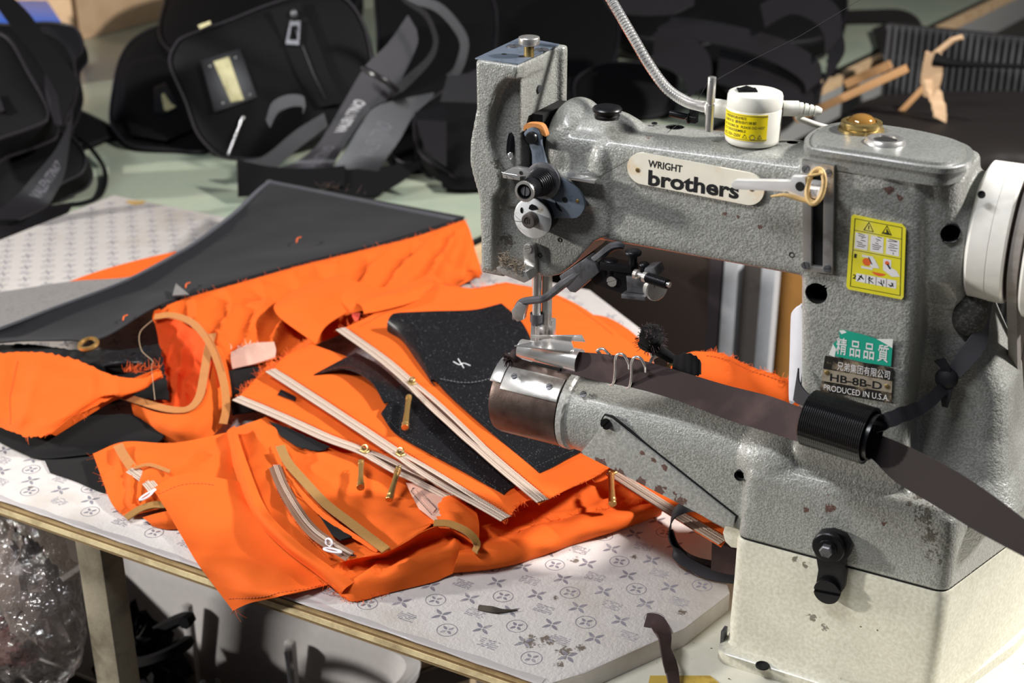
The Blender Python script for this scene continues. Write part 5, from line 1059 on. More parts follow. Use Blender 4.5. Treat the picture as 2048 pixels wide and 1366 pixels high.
obj('steel_ring', MB().tube([cc+V(9*cos(a), 4*sin(a), 6.5*sin(a)) for a in Aq], 1.6, 8).cyl(cc+V(0, 0, -4), cc+V(2, -6, -24), 3), M['steel'], rag)
obj('steel_ring', MB().tube([U(1345, 740, y=1054)+V(6*cos(a), 3*sin(a), 4*sin(a)) for a in Aq], 1.3, 8), M['brass'], rag)
# gooseneck lamp base
lb = U(1504, 283, z=429.5); lb[1] = 1032; lb = np.array([U(1504, 284, y=1032)[0], 1032, 431.2])
lamp = thing('gooseneck_lamp', lb, 'white round magnetic base of a gooseneck work lamp with yellow label, on the arm', 'lamp')
obj('lamp_base', MB().lathe(lb, (0, 0, 1), [(0, 19.5), (1.5, 21), (4, 21.4), (27, 21.6), (28, 21.2), (29, 21.6), (37, 21.4), (39, 20.6), (40, 18.5), (40.2, .1)], 64), M['ivory'], lamp)
Al = np.radians(np.linspace(-150, -42, 24)); lab = [[lb+V(21.9*cos(a), 21.9*sin(a), z) for a in Al] for z in (6, 26.5)]
lo_ = obj('lamp_label', MB().grid(np.array(lab), th=.3), mat('lamp_yellow', 'f0d80c', .4), lamp, label='yellow wrap-round caution label')
def on_cyl(s, u0, u1, z, h, bold=.01):
    mb = text_mb(s, V(0, 0, 0), V(1, 0, 0), V(0, -1, 0), None, bold); 
    if not mb.v: return mb
    q = np.array(mb.v); x = q[:, 0]; zz_ = q[:, 2]; k = h/max(np.ptp(zz_), 1e-6)
    a = np.radians(-150+108*(u0+(u1-u0)*x)); mb.v = [tuple(lb+V(22.15*cos(t), 22.15*sin(t), z+(b-zz_.min())*k)) for t, b in zip(a, zz_)]; return mb
for s, u0, u1, z, h in (('使用前请先核对电压', .06, .6, 22.2, 2.4), ('注意安全 请勿自行拆卸', .06, .78, 19, 2.4), ('NO TOUCHING OR', .06, .45, 15.6, 2), ('PLEASE DO NOT', .5, .95, 15.6, 2), ('TO DISASSEMBLE', .06, .6, 12.4, 2), ('AC110V~250V', .06, .5, 8.3, 2.6)):
    obj('lettering', on_cyl(s, u0, u1, z, h), M['ink'], lo_)
lw_ = MB()
def cylline(u, z, r, n, rot=pi/2):
    pts = [V(u+r*cos(rot+2*pi*k/n)*.026, z+r*sin(rot+2*pi*k/n), 0) for k in range(n)]
    P = [lb+V(22.1*cos(radians(-150+108*p[0])), 22.1*sin(radians(-150+108*p[0])), p[1]) for p in pts]; lw_.tube(P+[P[0]], .22, 4)
for u, n in ((.58, 3), (.72, 20), (.86, 3)): cylline(u, 9.2, 1.9, n)
obj('warning_symbols', lw_, M['ink'], lo_, kind='stuff')
fr_ = [[lb+V(22.12*cos(a), 22.12*sin(a), z) for a in Al] for z in (7, 25.5)]
obj('label_frame', MB().tube(fr_[0], .2, 4).tube(fr_[1], .2, 4), M['ink'], lo_, kind='stuff')
sw = lb+V(-6, -3, 40); Rz = np.array([[cos(.5), -sin(.5), 0], [sin(.5), cos(.5), 0], [0, 0, 1]])
swo = obj('rocker_switch', MB().box(sw+V(0, 0, .6), (15, 11, 1.6), Rz), M['blackplastic'], lamp, bev=.4)
obj('rocker', MB().prism([sw+Rz@V(*q) for q in ((-5.5, -4, 1.4), (0, -4, 3.4), (5.5, -4, 1.6), (5.5, -4, 1.2), (-5.5, -4, 1.2))], Rz@V(0, 8, 0)), M['blackplastic'], swo, bev=.3)
stn = U(1440, 215, y=1036); 
obj('neck_socket', MB().cyl(V(lb[0]-40, 1036, stn[2]-1), V(lb[0]-17, 1036, stn[2]-1), 7.4, b=1), M['ivory'], lamp)
gp_ = crom([V(lb[0]-38, 1036, stn[2]-1), U(1402, 212, y=1038), U(1372, 203, y=1040), U(1335, 178, y=1046), U(1300, 132, y=1054), U(1268, 78, y=1064), U(1240, 30, y=1074), U(1205, -30, y=1088)], 420)
T_, N_, B_ = frames(gp_); G_ = []
for i, q in enumerate(gp_):
    r = 4.1+.45*sin(i*2*pi/3.5); G_.append([q+r*(cos(2*pi*k/14)*N_[i]+sin(2*pi*k/14)*B_[i]) for k in range(14)])
obj('gooseneck', MB().rings(G_), M['chrome'], lamp, ang=60)
cs = lb+V(20, 8, 27)
obj('cable_gland', MB().cyl(cs, cs+V(11, 5, 0), 6).lathe(cs+V(11, 5, 0), (.9, .4, -.12), [(0, 5), (3, 5.2), (3.4, 4), (4.4, 4), (4.8, 5), (7, 4.8), (7.4, 3.8), (8.4, 3.8), (8.8, 4.6), (11, 4.4), (11.4, 3.4), (12.4, 3.4), (12.8, 4.2), (15, 4), (18, 2.6)], 18), M['ivory'], lamp)
obj('cable', MB().tube([cs+V(24, 10, -1), U(1596, 233, y=1052), U(1622, 246, y=1058), U(1655, 256, y=1066), U(1700, 265, y=1080), U(1760, 300, y=1130)], 2.5, 10, 40), M['ivory'], lamp)
# sewing thread
pin = pn+V(0, 0, 41); th_ = [U(1800, -60, y=1250), U(1726, -4, y=1190), U(1600, 72, y=1130), U(1500, 122, y=1080), pin+V(3.5, 0, 0), pin+V(0, -3.5, -1), pin+V(-3, 0, -2), U(1378, 232, y=1078), U(1352, 252, z=431.5), U(1290, 300, y=1004), U(1240, 330, y=997), U(1194, 356, y=988), U(1150, 357, y=986)]
tag(obj('sewing_thread', MB().tube(th_, .22, 5), M['stitch_k']), 'thin black sewing thread running over the arm from the upper right to the thread guide', 'thread')
tag(obj('loose_thread', MB().tube([U(1012, 352, y=982), U(1018, 366, y=980), U(1008, 385, y=980), U(1002, 402, y=980), U(1010, 416, y=980), U(1022, 424, y=978), U(1026, 440, y=974), U(1046, 444, y=970)], .3, 5, 60), M['stitch_k']), 'loop of loose black thread beside the white tension disc', 'thread')
lint = MB(); c0 = U(1024, 528, y=980)
for _ in range(320):
    x = rnd.uniform(-1, 1); p = c0+V(x*12, rnd.gauss(0, 2.5), rnd.gauss(0, 3)-x*3.5); d = unit(V(rnd.gauss(0, 1), rnd.gauss(0, .6), rnd.gauss(0, .7))); c = unit(V(rnd.gauss(0, 1), rnd.gauss(0, 1), rnd.gauss(0, 1)))
    lint.tube([p, p+d*2.5, p+d*3.5+c*2], .22, 3, 5)
lo2 = tag(obj('lint_tuft', lint, mat('grey_lint', '8b7d6c', .95), kind='stuff'), 'tuft of grey-brown lint caught on the bracket under the face plate', 'lint'); lo2['kind'] = 'stuff'
# dark ribbons lying on the board at the right
rb1 = thing('loose_ribbon', PT((1380, 1120, 2)), 'dark brown ribbon looping on the board left of the machine base', 'ribbon')
rband('ribbon', [(1462, 1040, 62), (1420, 1022, 60), (1380, 1012, 54), (1348, 1030, 44), (1340, 1070, 26), (1352, 1105, 14), (1378, 1128, 9), (1420, 1148, 6), (1475, 1158, 6)], 11, [(0, -1, .3), (0, -1, .3), (-.4, -1, .3), (-1, -.3, .2), (-1, .2, .4), (-.6, -.3, 1), (0, -.6, 1), (0, -.5, 1)], M['ribbon'], rb1, 1.2)
rband('ribbon', [(1342, 1060, 30), (1356, 1100, 15), (1385, 1120, 11), (1430, 1130, 8), (1470, 1132, 8)], 9, [(-1, -.6, .2), (-.6, -.6, .6), (0, -.5, 1), (0, -.4, 1), (0, -.4, 1)], M['bind_shade'], rb1, 1.2)
band('tape_end', [(1424, 1084, 30), (1450, 1084, 31), (1478, 1088, 31)], [(1422, 1150, 4), (1450, 1156, 4), (1476, 1160, 4)], M['bind'], rb1, 1.2, 16)
tag(rband('ribbon_scrap', [(1291, 1241, 2), (1312, 1243, 4), (1324, 1262, 6), (1330, 1290, 8), (1338, 1320, 3), (1345, 1350, -8), (1352, 1400, -15)], 15, [(0, -.4, 1), (0, -.4, 1), (.3, -.4, 1), (.9, -.4, .5), (.9, -.3, .5), (.9, -.3, .5), (.8, -.3, .5)], M['bind'], None, 1.2)[0], 'short dark brown ribbon scrap on the near right corner of the board', 'ribbon')
tag(obj('dark_fibre', MB().tube([PT(q) for q in ((958, 1216, 1.2), (985, 1220, 2.2), (1005, 1222, 1.5), (1035, 1220, 1))], [3, 3.4, 2, .6], 6, 16), mat('fibre', '4c443c', .9)), 'small dark fibre crumb on the vinyl near the front edge', 'crumb')
for i, (px, py, h) in enumerate(((597, 480, 73), (375, 571, 70), (250, 636, 66))):
    tag(obj('thread_crumb', MB().tube([PT((px-4, py+5, h+1)), PT((px-2, py-3, h+3)), PT((px+5, py-6, h+1.5))], .8, 5, 8), M['thread_orange']), ('orange thread crumb near the top right of the charcoal panel', 'orange thread crumb in the middle of the charcoal panel by the suede tab', 'orange thread crumb near the lower left edge of the charcoal panel')[i], 'crumb')
# ---------------------------------------------------------------- background: cutting table, bags, straps
M['green_top'] = mat('green_table_top', 'a4ab98', .2, var=('8fa091', 5, .45, .75), bump=(20, .02))
M['pale_wood'] = mat('pale_wood', 'd8b890', .6, var=('b58f66', 30, .5, .8)); M['grey_paint'] = mat('grey_paint', '9a9a98', .5)
gt = thing('cutting_table', (-2000, 3000, -24), 'pale green topped cutting table carrying the black bags, behind the work board', 'table')
TE = lambda y, o=0: V(-1055+.12*(y-1820)+o, y)
obj('tabletop', slab([V(-3900, 1380), TE(1380), TE(4850), V(-3900, 4850)], -44, -24), M['green_top'], gt, bev=1.5)
edge = lambda o0, o1, z0, z1: slab([TE(1380, o0), TE(1380, o1), TE(4850, o1), TE(4850, o0)], z0, z1)
obj('edge_band', edge(.5, 22, -46, -27), M['blackplastic'], gt); obj('wood_strip', edge(22.5, 44, -48, -26), M['pale_wood'], gt); obj('apron', edge(30, 46, -120, -49), M['grey_paint'], gt)
for x, y in ((-3600, 1700), (-1200, 1700), (-3600, 4500), (-900, 4500)): obj('leg', MB().box((x, y, -422), (50, 50, 755)), M['grey_paint'], gt, bev=2)
def nylon(name, col, rough, sp=.4):
    m = bpy.data.materials.new(name); t = NT(m); n = t.noise(t.coord(), 900, 2); c = lin(col)
    t.l(t.mix(n, tuple(x*.7 for x in c[:3])+(1,), tuple(x*1.3 for x in c[:3])+(1,)), 'Base Color'); t.b.inputs['Roughness'].default_value = rough; t.b.inputs['Specular IOR Level'].default_value = sp; t.bump(n, .2, .0006); return m
M['nylon'] = nylon('black_nylon', '0b0a0c', .7, .16); M['web'] = nylon('black_webbing', '1b191b', .34, .6); M['web1'] = nylon('grey_webbing', '2e2b2f', .38, .6); M['pipe'] = nylon('black_piping', '211e22', .5, .3)
M['print_grey'] = mat('strap_print', 'b9b8bb', .4); M['patch'] = nylon('black_patch', '131215', .35)
def plane_fit(P):
    c = P.mean(0); u, s, vt = np.linalg.svd(P-c); n = vt[2]; n = n if n@(CAM-c) > 0 else -n; return c, n
def bag(label, outline, th, parts=True, pipe=2.6, group='black bags on the cutting table', name='crossbody_bag', m=None, bulge=14, low=True):
    P = np.array([PT(p) for p in outline]); c, n = plane_fit(P); P = P-np.outer((P-c)@n, n)
    O = crom(P, 72, True); O[:, 2] = np.maximum(O[:, 2], -22 if low else -999); cen = O.mean(0); root = thing(name, V(cen[0], cen[1], max(-24, O[:, 2].min())), label, 'bag', group)
    R = []
    for k, d in ((.02, bulge), (.4, bulge*.95), (.75, bulge*.6), (.93, bulge*.15), (.99, -th*.06), (1, -th*.2), (1, -th*.8), (.97, -th*.97), (.8, -th), (.02, -th)):
        R.append([cen+(q-cen)*k+n*d for q in O])
    R = [[q*V(1, 1, 0)+V(0, 0, max(q[2], -23.4)) if low else q for q in r] for r in R]
    body = obj('body', MB().rings(R), m or M['nylon'], root, ang=60)
    if pipe: 
        for k, d in ((.985, 1), (.985, -th+1)): obj('piping', MB().tube([V(p_[0], p_[1], max(p_[2], -20 if low else -999)) for p_ in [cen+(q-cen)*k+n*d for q in np.r_[O, O[:1]]]], pipe, 6, cap=False), M['pipe'], root)
    s = Sheet(); s.root = root; s.c = cen; s.n = n; s.on = lambda px, py, h=0: on_plane(px, py, cen+n*(bulge*.6+h), n); s.body = body
    return s
def on_plane(px, py, c, n):
    r = ray(px, py); t = ((c-CAM)@n)/(r@n); return CAM+r*t
H1 = lambda y, b=312, k=.84: max(-21, (b-y)*k-20)
o1 = lambda pts, b=312, k=.84: [(x, y, H1(y, b, k)) for x, y in pts]
# back mass first
b0 = bag('black nylon bag cut off by the top edge, behind the gold plaque bag', o1([(316, 70), (326, 8), (350, -40), (520, -80), (700, -60), (715, 10), (600, 60), (430, 110), (350, 110)], 330, .4), 50)
b2 = bag('black nylon bag left of the gold plaque bag, its own plaque half hidden', o1([(219, 238), (224, 180), (238, 118), (268, 78), (322, 54), (350, 78), (385, 200), (420, 300), (340, 304), (262, 296), (232, 268)], 302, .42), 40)
obj('front_pocket', MB().rings([[b2.on(*(np.array((325, 205))+(np.array(q)-np.array((325, 205)))*k), h) for q in ((245, 150), (262, 122), (320, 108), (380, 150), (410, 250), (330, 282), (262, 270), (244, 220))] for k, h in ((1, -6), (1, 6), (.9, 9))]), M['nylon'], b2.root, bev=1.5)
obj('plaque', MB().rings([[b2.on(*(np.array((330, 205))+(np.array(q)-np.array((330, 205)))*k), h) for q in ((308, 175), (330, 165), (356, 215), (330, 228), (308, 225))] for k, h in ((1, 6), (1, 11), (.92, 12))]), M['patch'], b2.root)
M['plaque_gold'] = mat('plaque_gold', 'cfc79a', .5, .15, var=('a79c6a', 60, .5, .8))
obj('plaque_strip', MB().prism([b2.on(x, y, 13) for x, y in ((323, 190), (328, 188), (342, 208), (352, 214), (335, 223), (328, 220))], b2.n*1.5), M['plaque_gold'], b2.root, label='pale gold strip')
b1 = bag('large black nylon bag with a pale gold plaque and a silver zip pull', o1([(338, 130), (348, 90), (372, 70), (455, 40), (545, 4), (640, -20), (700, 0), (738, 70), (745, 170), (690, 240), (600, 298), (500, 326), (445, 318), (398, 275), (370, 205)]), 55)
def plate(b, pts, h, t, m, name, parent=None, label=None, rnd_=0):
    P = [b.on(x, y, h) for x, y in pts]; return obj(name, MB().prism(P if not rnd_ else crom(P, 30, True), b.n*t), m, parent or b.root, bev=.5, label=label)
pq = plate(b1, ((402, 122), (480, 98), (515, 195), (430, 226)), 6, 4, M['patch'], 'plaque')
plate(b1, ((427, 124), (458, 114), (488, 200), (462, 205)), 10.5, 2.5, M['plaque_gold'], 'plaque_strip', pq, 'pale gold metal strip')
for x, y in ((420, 132), (471, 115), (446, 206), (500, 189)): obj('rivet', MB().lathe(b1.on(x, y, 10), b1.n, [(0, 2), (1, 1.6), (1.3, .1)], 10), M['steel'], pq)
zb = MB().grid(np.stack([np.array([b1.on(*q, 9) for q in crom(np.array([(540, 20), (570, 90), (600, 160), (640, 215)], float), 20)]), np.array([b1.on(*q, 9) for q in crom(np.array([(600, 5), (635, 80), (660, 150), (690, 205)], float), 20)])], 1), th=3)
obj('zip_placket', zb, M['nylon'], b1.root, fix=False)
obj('zip_teeth', MB().tube([b1.on(*q, 12) for q in ((582, 40), (605, 90), (628, 150), (652, 200))], 2, 6), M['black_metal'], b1.root)
zpl = obj('zip_pull', MB().rings([[b1.on(*(np.array((588, 66))+(np.array(q)-np.array((588, 66)))*k), h) for q in ((580, 42), (601, 42), (598, 90), (571, 88))] for k, h in ((1, 14), (1, 17), (.62, 17.3), (.62, 14))], closed=True), M['gunmetal'], b1.root, label='polished silver zip pull')
obj('slider', MB().ell(b1.on(588, 28, 15), (7, 7, 9), 14, 8), M['gunmetal'], b1.root)
obj('side_zip_pull', MB().cyl(b1.on(484, 238, 10), b1.on(456, 310, 10), 2.2).ell(b1.on(486, 236, 10), (4, 4, 4), 12, 8), M['chrome'], b1.root, label='thin silver zip pull')
obj('gold_stitch_mark', MB().prism([b1.on(x, y, 4) for x, y in ((396, 51), (420, 42), (422, 48), (400, 58))], b1.n), M['plaque_gold'], b1.root)
# further dark bags in the heap
for lb_, pts, b_, k_, t_ in (
    ('black bag standing behind the head of the machine, cut off by the top edge', [(752, 60), (752, -30), (810, -70), (920, -60), (990, 0), (985, 120), (940, 240), (860, 330), (790, 330), (756, 220)], 350, .6, 34),
    ('black bag lying flat between the lettered straps and the machine head', [(828, 228), (850, 205), (960, 140), (1010, 160), (1010, 330), (940, 372), (890, 345), (835, 300)], 380, .6, 40),
    ('rounded black bag end directly behind the machine arm', [(980, 40), (1000, -50), (1100, -90), (1220, -60), (1240, 60), (1215, 150), (1180, 220), (1060, 230), (990, 150)], 240, .6, 44),
    ('black bag under the gooseneck behind the oil cap', [(1150, 160), (1210, 128), (1290, 126), (1352, 140), (1350, 200), (1320, 232), (1230, 240), (1160, 220)], 240, .7, 36),
    ('black bag behind the heaped straps, at the top edge right of the gooseneck', [(1225, 40), (1240, -40), (1330, -80), (1480, -70), (1600, -60), (1690, -30), (1680, 60), (1560, 90), (1400, 60), (1290, 80)], 150, .75, 50),
    ('low black bag under the heaped straps left of the lamp cable', [(1370, 110), (1450, 85), (1560, 110), (1640, 160), (1625, 215), (1560, 228), (1450, 180)], 226, .55, 40)):
    bag(lb_, o1(pts, b_, k_), t_)
# straps: two pixel edges, heights follow the heap
def strap(label, A, B, b=330, k=.8, m=None, off=0, text=None, name='webbing_strap', n=50, hA=None, hB=None):
    f = lambda pts, hs: [(x, y, (H1(y, b, k)+off) if hs is None else hs[i]) for i, (x, y) in enumerate(pts)]
    s = band(name, f(A, hA), f(B, hB), m or M['web'], None, 2.2, n, .5)
    tag(s.o, label, 'strap', 'black straps heaped on the cutting table')
    for (st, u0, u1, v0, v1, mm) in (text or ()):
        mb = text_mb(st, V(0, 0, 0), V(1, 0, 0), V(0, -1, 0), None, .02); q = np.array(mb.v); x = q[:, 0]; z = (q[:, 2]-q[:, 2].min())/np.ptp(q[:, 2])
        mb.v = [tuple(s.at(u0+(u1-u0)*a, v0+(v1-v0)*c_, .5)) for a, c_ in zip(x, z)]
        obj('lettering', mb, mm, s.o, fix=False)
    return s
M['print_dim'] = mat('strap_print_dim', '55545a', .5)
strap('black webbing strap with silver lettering crossing down to the charcoal panel, front of the heap', [(816, 30), (775, 88), (731, 132), (687, 205), (658, 255), (629, 296), (582, 328), (520, 350)], [(834, 60), (832, 97), (784, 190), (743, 217), (712, 258), (687, 296), (664, 331), (635, 368)], 345, .8, off=26, m=M['web1'], text=[('VALENTINO', .6, .4, .7, .3, M['print_grey']), ('VALENTINO', .9, .7, .7, .3, M['print_dim'])])
tag(obj('strap_keeper', MB().tube([(PT((726, 136, H1(136, 345)+32))), PT((750, 150, H1(150, 345)+38)), PT((775, 165, H1(165, 345)+38)), PT((794, 180, H1(180, 345)+32))], 5, 8, 20), M['web']), 'black strap keeper loop across the silver-lettered strap', 'buckle')
strap('black webbing strap with dim lettering, just right of the silver-lettered strap', [(868, 185), (758, 211), (723, 249), (687, 308), (655, 350)], [(866, 196), (828, 231), (799, 281), (772, 319), (740, 372)], 365, .75, off=22, text=[('VALENTINO', .75, .4, .7, .3, M['print_dim'])])
strap('narrow black strap arching above the lettered straps, seen edge-on', [(800, -6), (850, 20), (872, 60), (876, 90), (862, 125), (815, 175), (785, 196)], [(806, 4), (846, 32), (862, 62), (866, 88), (850, 118), (800, 162), (778, 185)], 345, .8, off=34, m=M['web'])
strap('wide black strap arch behind the edge-on strap', [(820, -10), (880, 6), (922, 50), (938, 88), (925, 140), (905, 160)], [(810, 4), (868, 22), (905, 58), (920, 92), (908, 134), (892, 150)], 345, .8, off=14)
strap('black strap folded in a short loop below the silver zip pull bag', [(532, 240), (545, 205), (575, 190), (605, 192), (612, 212)], [(540, 256), (556, 226), (582, 214), (604, 214), (606, 228)], 330, .8, off=30)
strap('black strap sweeping left from under the lettered straps, lowest of the heap', [(648, 226), (590, 262), (528, 312), (478, 322), (474, 336)], [(656, 252), (606, 290), (545, 338), (495, 345), (482, 352)], 352, .8, off=16)
strap('short black strap face standing upright behind the head plate', [(895, 152), (950, 147), (985, 150)], [(880, 204), (950, 207), (985, 210)], 380, .7, off=34)
strap('black strap loop standing left of the head plate', [(828, 226), (860, 218), (894, 210)], [(850, 300), (872, 318), (893, 332)], 380, .62, off=32)
strap('thin grey-edged strap lying flat on the green table left of the machine head', [(756, 344), (800, 330), (830, 320)], [(758, 352), (806, 338), (828, 326)], 390, .4, m=M['pipe'])
strap('black strap loop standing on edge against the charcoal panel, left of the lettered straps', [(474, 320), (540, 334), (620, 338), (690, 332)], [(476, 394), (545, 388), (610, 380), (690, 374)], 400, .6, off=8, m=M['nylon'])
strap('black strap pressed behind the top edge of the charcoal panel, right of the lettered straps', [(646, 344), (720, 338), (800, 330), (840, 322)], [(660, 386), (730, 392), (790, 372), (842, 332)], 400, .6, off=6, m=M['nylon'])
strap('black strap lying flat on the table just left of the machine head', [(880, 350), (930, 330), (990, 320)], [(885, 376), (940, 380), (990, 374)], 385, .4, off=4, m=M['nylon'])
strap('broad black strap arching over the heap right of the gooseneck, highest of three', [(1316, 34), (1400, 40), (1500, 60), (1580, 86), (1636, 122), (1644, 160)], [(1314, 82), (1400, 84), (1480, 100), (1556, 130), (1604, 162), (1612, 185)], 226, .72, off=60)
strap('black strap with rounded end curling beside the gooseneck', [(1308, 66), (1370, 72), (1414, 104), (1424, 150), (1410, 176)], [(1306, 128), (1340, 140), (1366, 160), (1374, 184), (1372, 200)], 240, .68, off=58)
strap('black strap lowest of the three right of the gooseneck, its end drooping', [(1440, 98), (1520, 122), (1580, 152), (1626, 188), (1622, 214)], [(1432, 165), (1490, 186), (1545, 205), (1585, 220), (1600, 226)], 240, .62, off=52)
strap('black strap across the top edge above the gooseneck', [(1200, -10), (1250, -14), (1330, -16), (1390, -20)], [(1222, 22), (1270, 30), (1340, 30), (1388, 10)], 226, .75, off=70)
strap('shiny black strap loop at the top right of the heap', [(1520, 10), (1580, -20), (1640, -10), (1678, 20), (1684, 70)], [(1530, 55), (1580, 30), (1620, 40), (1646, 66), (1650, 110)], 226, .72, off=70)
strap('black strap hanging down behind the lamp base toward the table edge', [(1640, 60), (1655, 100), (1650, 150), (1625, 210)], [(1682, 50), (1690, 95), (1682, 120), (1650, 165)], 220, .7, off=40)
strap('black strap trailing over the table edge at the upper right', [(1680, 22), (1740, 20), (1800, 20), (1836, 38), (1852, 80), (1858, 112)], [(1678, 46), (1740, 44), (1790, 46), (1812, 62), (1830, 96), (1838, 122)], 60, .4, hA=[-14, -14, -13, -10, -24, -70], hB=[-16, -16, -14, -12, -32, -70])
strap('black strap loop end beside the table edge at the upper right', [(1744, 58), (1778, 50), (1800, 78), (1830, 110), (1838, 130)], [(1756, 90), (1768, 116), (1790, 136), (1812, 146), (1834, 148)], 60, .4, hA=[-12, -8, -8, -40, -75], hB=[-12, -6, -50, -72, -85])
# left bags
hl = lambda pts, off=0: [(x, y, max(-22, (428-y)*.62-22+off)) for x, y in pts]
lb0 = bag('black bag hump rising behind the left piped bag', hl([(-70, 66), (40, 50), (110, 48), (155, 60), (167, 95), (150, 122), (156, 180), (128, 245), (60, 265), (-70, 270)], -22), 30, bulge=6)
lb1 = bag('black bag with grey piping at the far left edge, uppermost of the left group', hl([(-80, 60), (-20, 62), (20, 80), (55, 140), (92, 205), (98, 235), (80, 252), (0, 280), (-80, 300)], 30), 45, bulge=10, pipe=3.2)
obj('corner_emblem', MB().prism([lb1.on(x, y, 9) for x, y in ((-20, 190), (-2, 190), (10, 222), (-8, 228), (-25, 215))], lb1.n*2), M['pipe'], lb1.root)
lb2 = bag('black bag with rounded corner below the left piped bag', hl([(-60, 290), (60, 260), (110, 262), (150, 280), (172, 315), (165, 345), (130, 365), (60, 400), (-60, 420)]), 40, bulge=8, pipe=2.6)
lb3 = bag('dark bag corner lying flat right of the left bag group', [(140, 222, 30), (160, 224, 20), (215, 250, -5), (243, 262, -16), (240, 275, -18), (215, 278, -16), (175, 290, -10), (150, 280, 0)], 14, bulge=2, pipe=1.6)
strap('wide black strap with worn silver letters draped down the left bags', [(146, 222), (130, 265), (108, 305), (70, 350), (30, 395), (-30, 440)], [(143, 262), (136, 310), (128, 350), (112, 385), (90, 415), (40, 440)], 428, .62, off=34, text=[('VALENTINO', .75, .4, .7, .3, M['print_dim'])])
strap('grey strap band running down between the left bags', [(88, 95), (90, 140), (92, 190), (110, 250)], [(98, 90), (104, 140), (118, 200), (140, 252)], 428, .62, off=30, m=M['pipe'])
strap('black strap hump behind the left bags', [(84, 52), (120, 52), (150, 58), (164, 95), (150, 122)], [(70, 60), (100, 70), (125, 86), (140, 110), (146, 128)], 428, .62, off=20)
strap('black strap loop falling over the far left bags from the top edge', [(20, -10), (60, 30), (95, 80), (150, 150), (152, 180), (130, 240)], [(-20, -5), (20, 50), (60, 100), (110, 180), (118, 210), (124, 250)], 428, .6, off=38, m=M['nylon'])
strap('black strap lying on the cutting table along the left edge of the work board', [(-40, 430), (40, 400), (90, 412), (150, 405)], [(-40, 500), (20, 478), (80, 452), (135, 428)], 428, .1, hA=[-6, 10, -8, -18], hB=[-4, -6, -12, -20])
cord = [(150, 270, 6), (180, 295, -8), (205, 330, -16), (211, 360, -18), (200, 390, -19), (170, 405, -20), (120, 412, -20)]
tag(obj('black_lanyard', MB().tube([PT(q) for q in cord], 4.2, 8, 60), M['nylon']), 'thin black cord curving onto the green table beside the left bags', 'cord')
tag(obj('blue_crate', MB().prism(Zp(110, (-60, 0), (95, 0), (128, 50), (-60, 50)), (0, 0, -134)), mat('blue_plastic', '2f6fe0', .35), bev=4), 'bright blue plastic crate at the top left corner', 'crate')
# cardboard box at the top left
M['card'] = mat('cardboard', 'd2b08c', .85, var=('bd9a76', 14, .45, .8))
cb = thing('cardboard_box', (-2830, 2900, -24), 'tan cardboard box at the top left behind the bags', 'box')
obj('carton', MB().box((-2830, 3010, 128), (395, 880, 303)), M['card'], cb, bev=3)
obj('flap', MB().box((-2626, 2960, 190), (5, 760, 175)), M['card'], cb, bev=1)
for s_ in (1,): obj('seam_shade_strip', MB().box((-2631, 2575, 128), (6, 10, 303)), mat('seam_shadow', '6d5136', .9), cb)  # dark strip at the box corner, the seam's shadow put into its colour
# right background, below the table edge
M['cabinet'] = mat('brown_cabinet', '2e2017', .7, var=('2a1d14', 6, .4, .8)); M['steelwhite'] = mat('pale_steel', 'b5b8bc', .45, var=('96938f', 8, .5, .8)); M['tancard'] = mat('amber_board', 'c98f45', .7, var=('b07a38', 6, .45, .8))
ZB = -800
def slabY(pts, th, y): P = Y(y, *pts); return MB().prism([P[0], P[1], V(P[1][0], y, ZB), V(P[0][0], y, ZB)], (0, th, 0))
cbn = thing('brown_cabinet', (-824, 2100, ZB), 'dark brown cabinet standing on the floor beyond the board, under the machine arm', 'cabinet')
obj('door', MB().box((-824, 2006, -430), (212, 12, 738)), M['cabinet'], cbn, bev=2); obj('carcass', MB().box((-824, 2120, -428), (218, 210, 742)), M['cabinet'], cbn, bev=2)
obj('edge_trim', slabY([(1422, 500), (1446, 505)], 30, 1998), mat('dark_trim', '3c3438', .6), cbn)
fr2 = thing('steel_rack', (-660, 2010, ZB), 'pale steel frame with two uprights between the brown cabinet and the amber board', 'rack')
for a in (1450, 1526): obj('upright', slabY([(a, 505), (a+28, 510)], 28, 1990), M['steelwhite'], fr2, bev=1.5)
obj('back_panel', slabY([(1470, 508), (1532, 512)], 4, 2016), mat('grey_panel', '6b645e', .7, var=('2f2a26', 12, .62, .8)), fr2)
tag(obj('amber_board', slabY([(1556, 515), (1720, 545)], 60, 2030), M['tancard'], bev=2), 'amber brown board standing beyond the steel uprights, left of the column', 'board')
rk = thing('slatted_rack', (-580, 3020, ZB), 'dark grey rack of narrow vertical slats at the upper right', 'rack')
x0_, x1_ = U(1775, 100, y=3090)[0], -380; nS = 26; zt = U(1900, 62, y=3090)[2]; M['slat_grey'] = mat('slat_grey', '434345', .65)
for i in range(nS): obj('slat', MB().box((x0_+(x1_-x0_)*i/(nS-1), 3090, (zt+ZB)/2), (7, 7, zt-ZB)), M['slat_grey'], rk)
for z in (zt-6, zt-70): obj('crossbar', MB().box(((x0_+x1_)/2, 3098, z), (x1_-x0_+20, 7, 10)), M['slat_grey'], rk)
obj('backing', MB().box(((x0_+x1_)/2, 3116, (zt+ZB)/2), (x1_-x0_+20, 4, zt-ZB)), mat('rack_back', '191414', .9, var=('3a1c14', 3, .5, .8)), rk)
seat = [(1690, 225), (1740, 195), (1850, 182), (1960, 180), (2080, 190), (2080, 300), (1990, 312), (1880, 345), (1720, 345), (1670, 290)]
bag('dark brown padded seat top at the right behind the machine column', [(x, y, 10) for x, y in seat], 90, pipe=0, group=None, name='padded_seat', m=nylon('brown_vinyl', '17110f', .7), bulge=20, low=False)
so = bpy.data.objects['padded_seat']; so['category'] = 'seat'
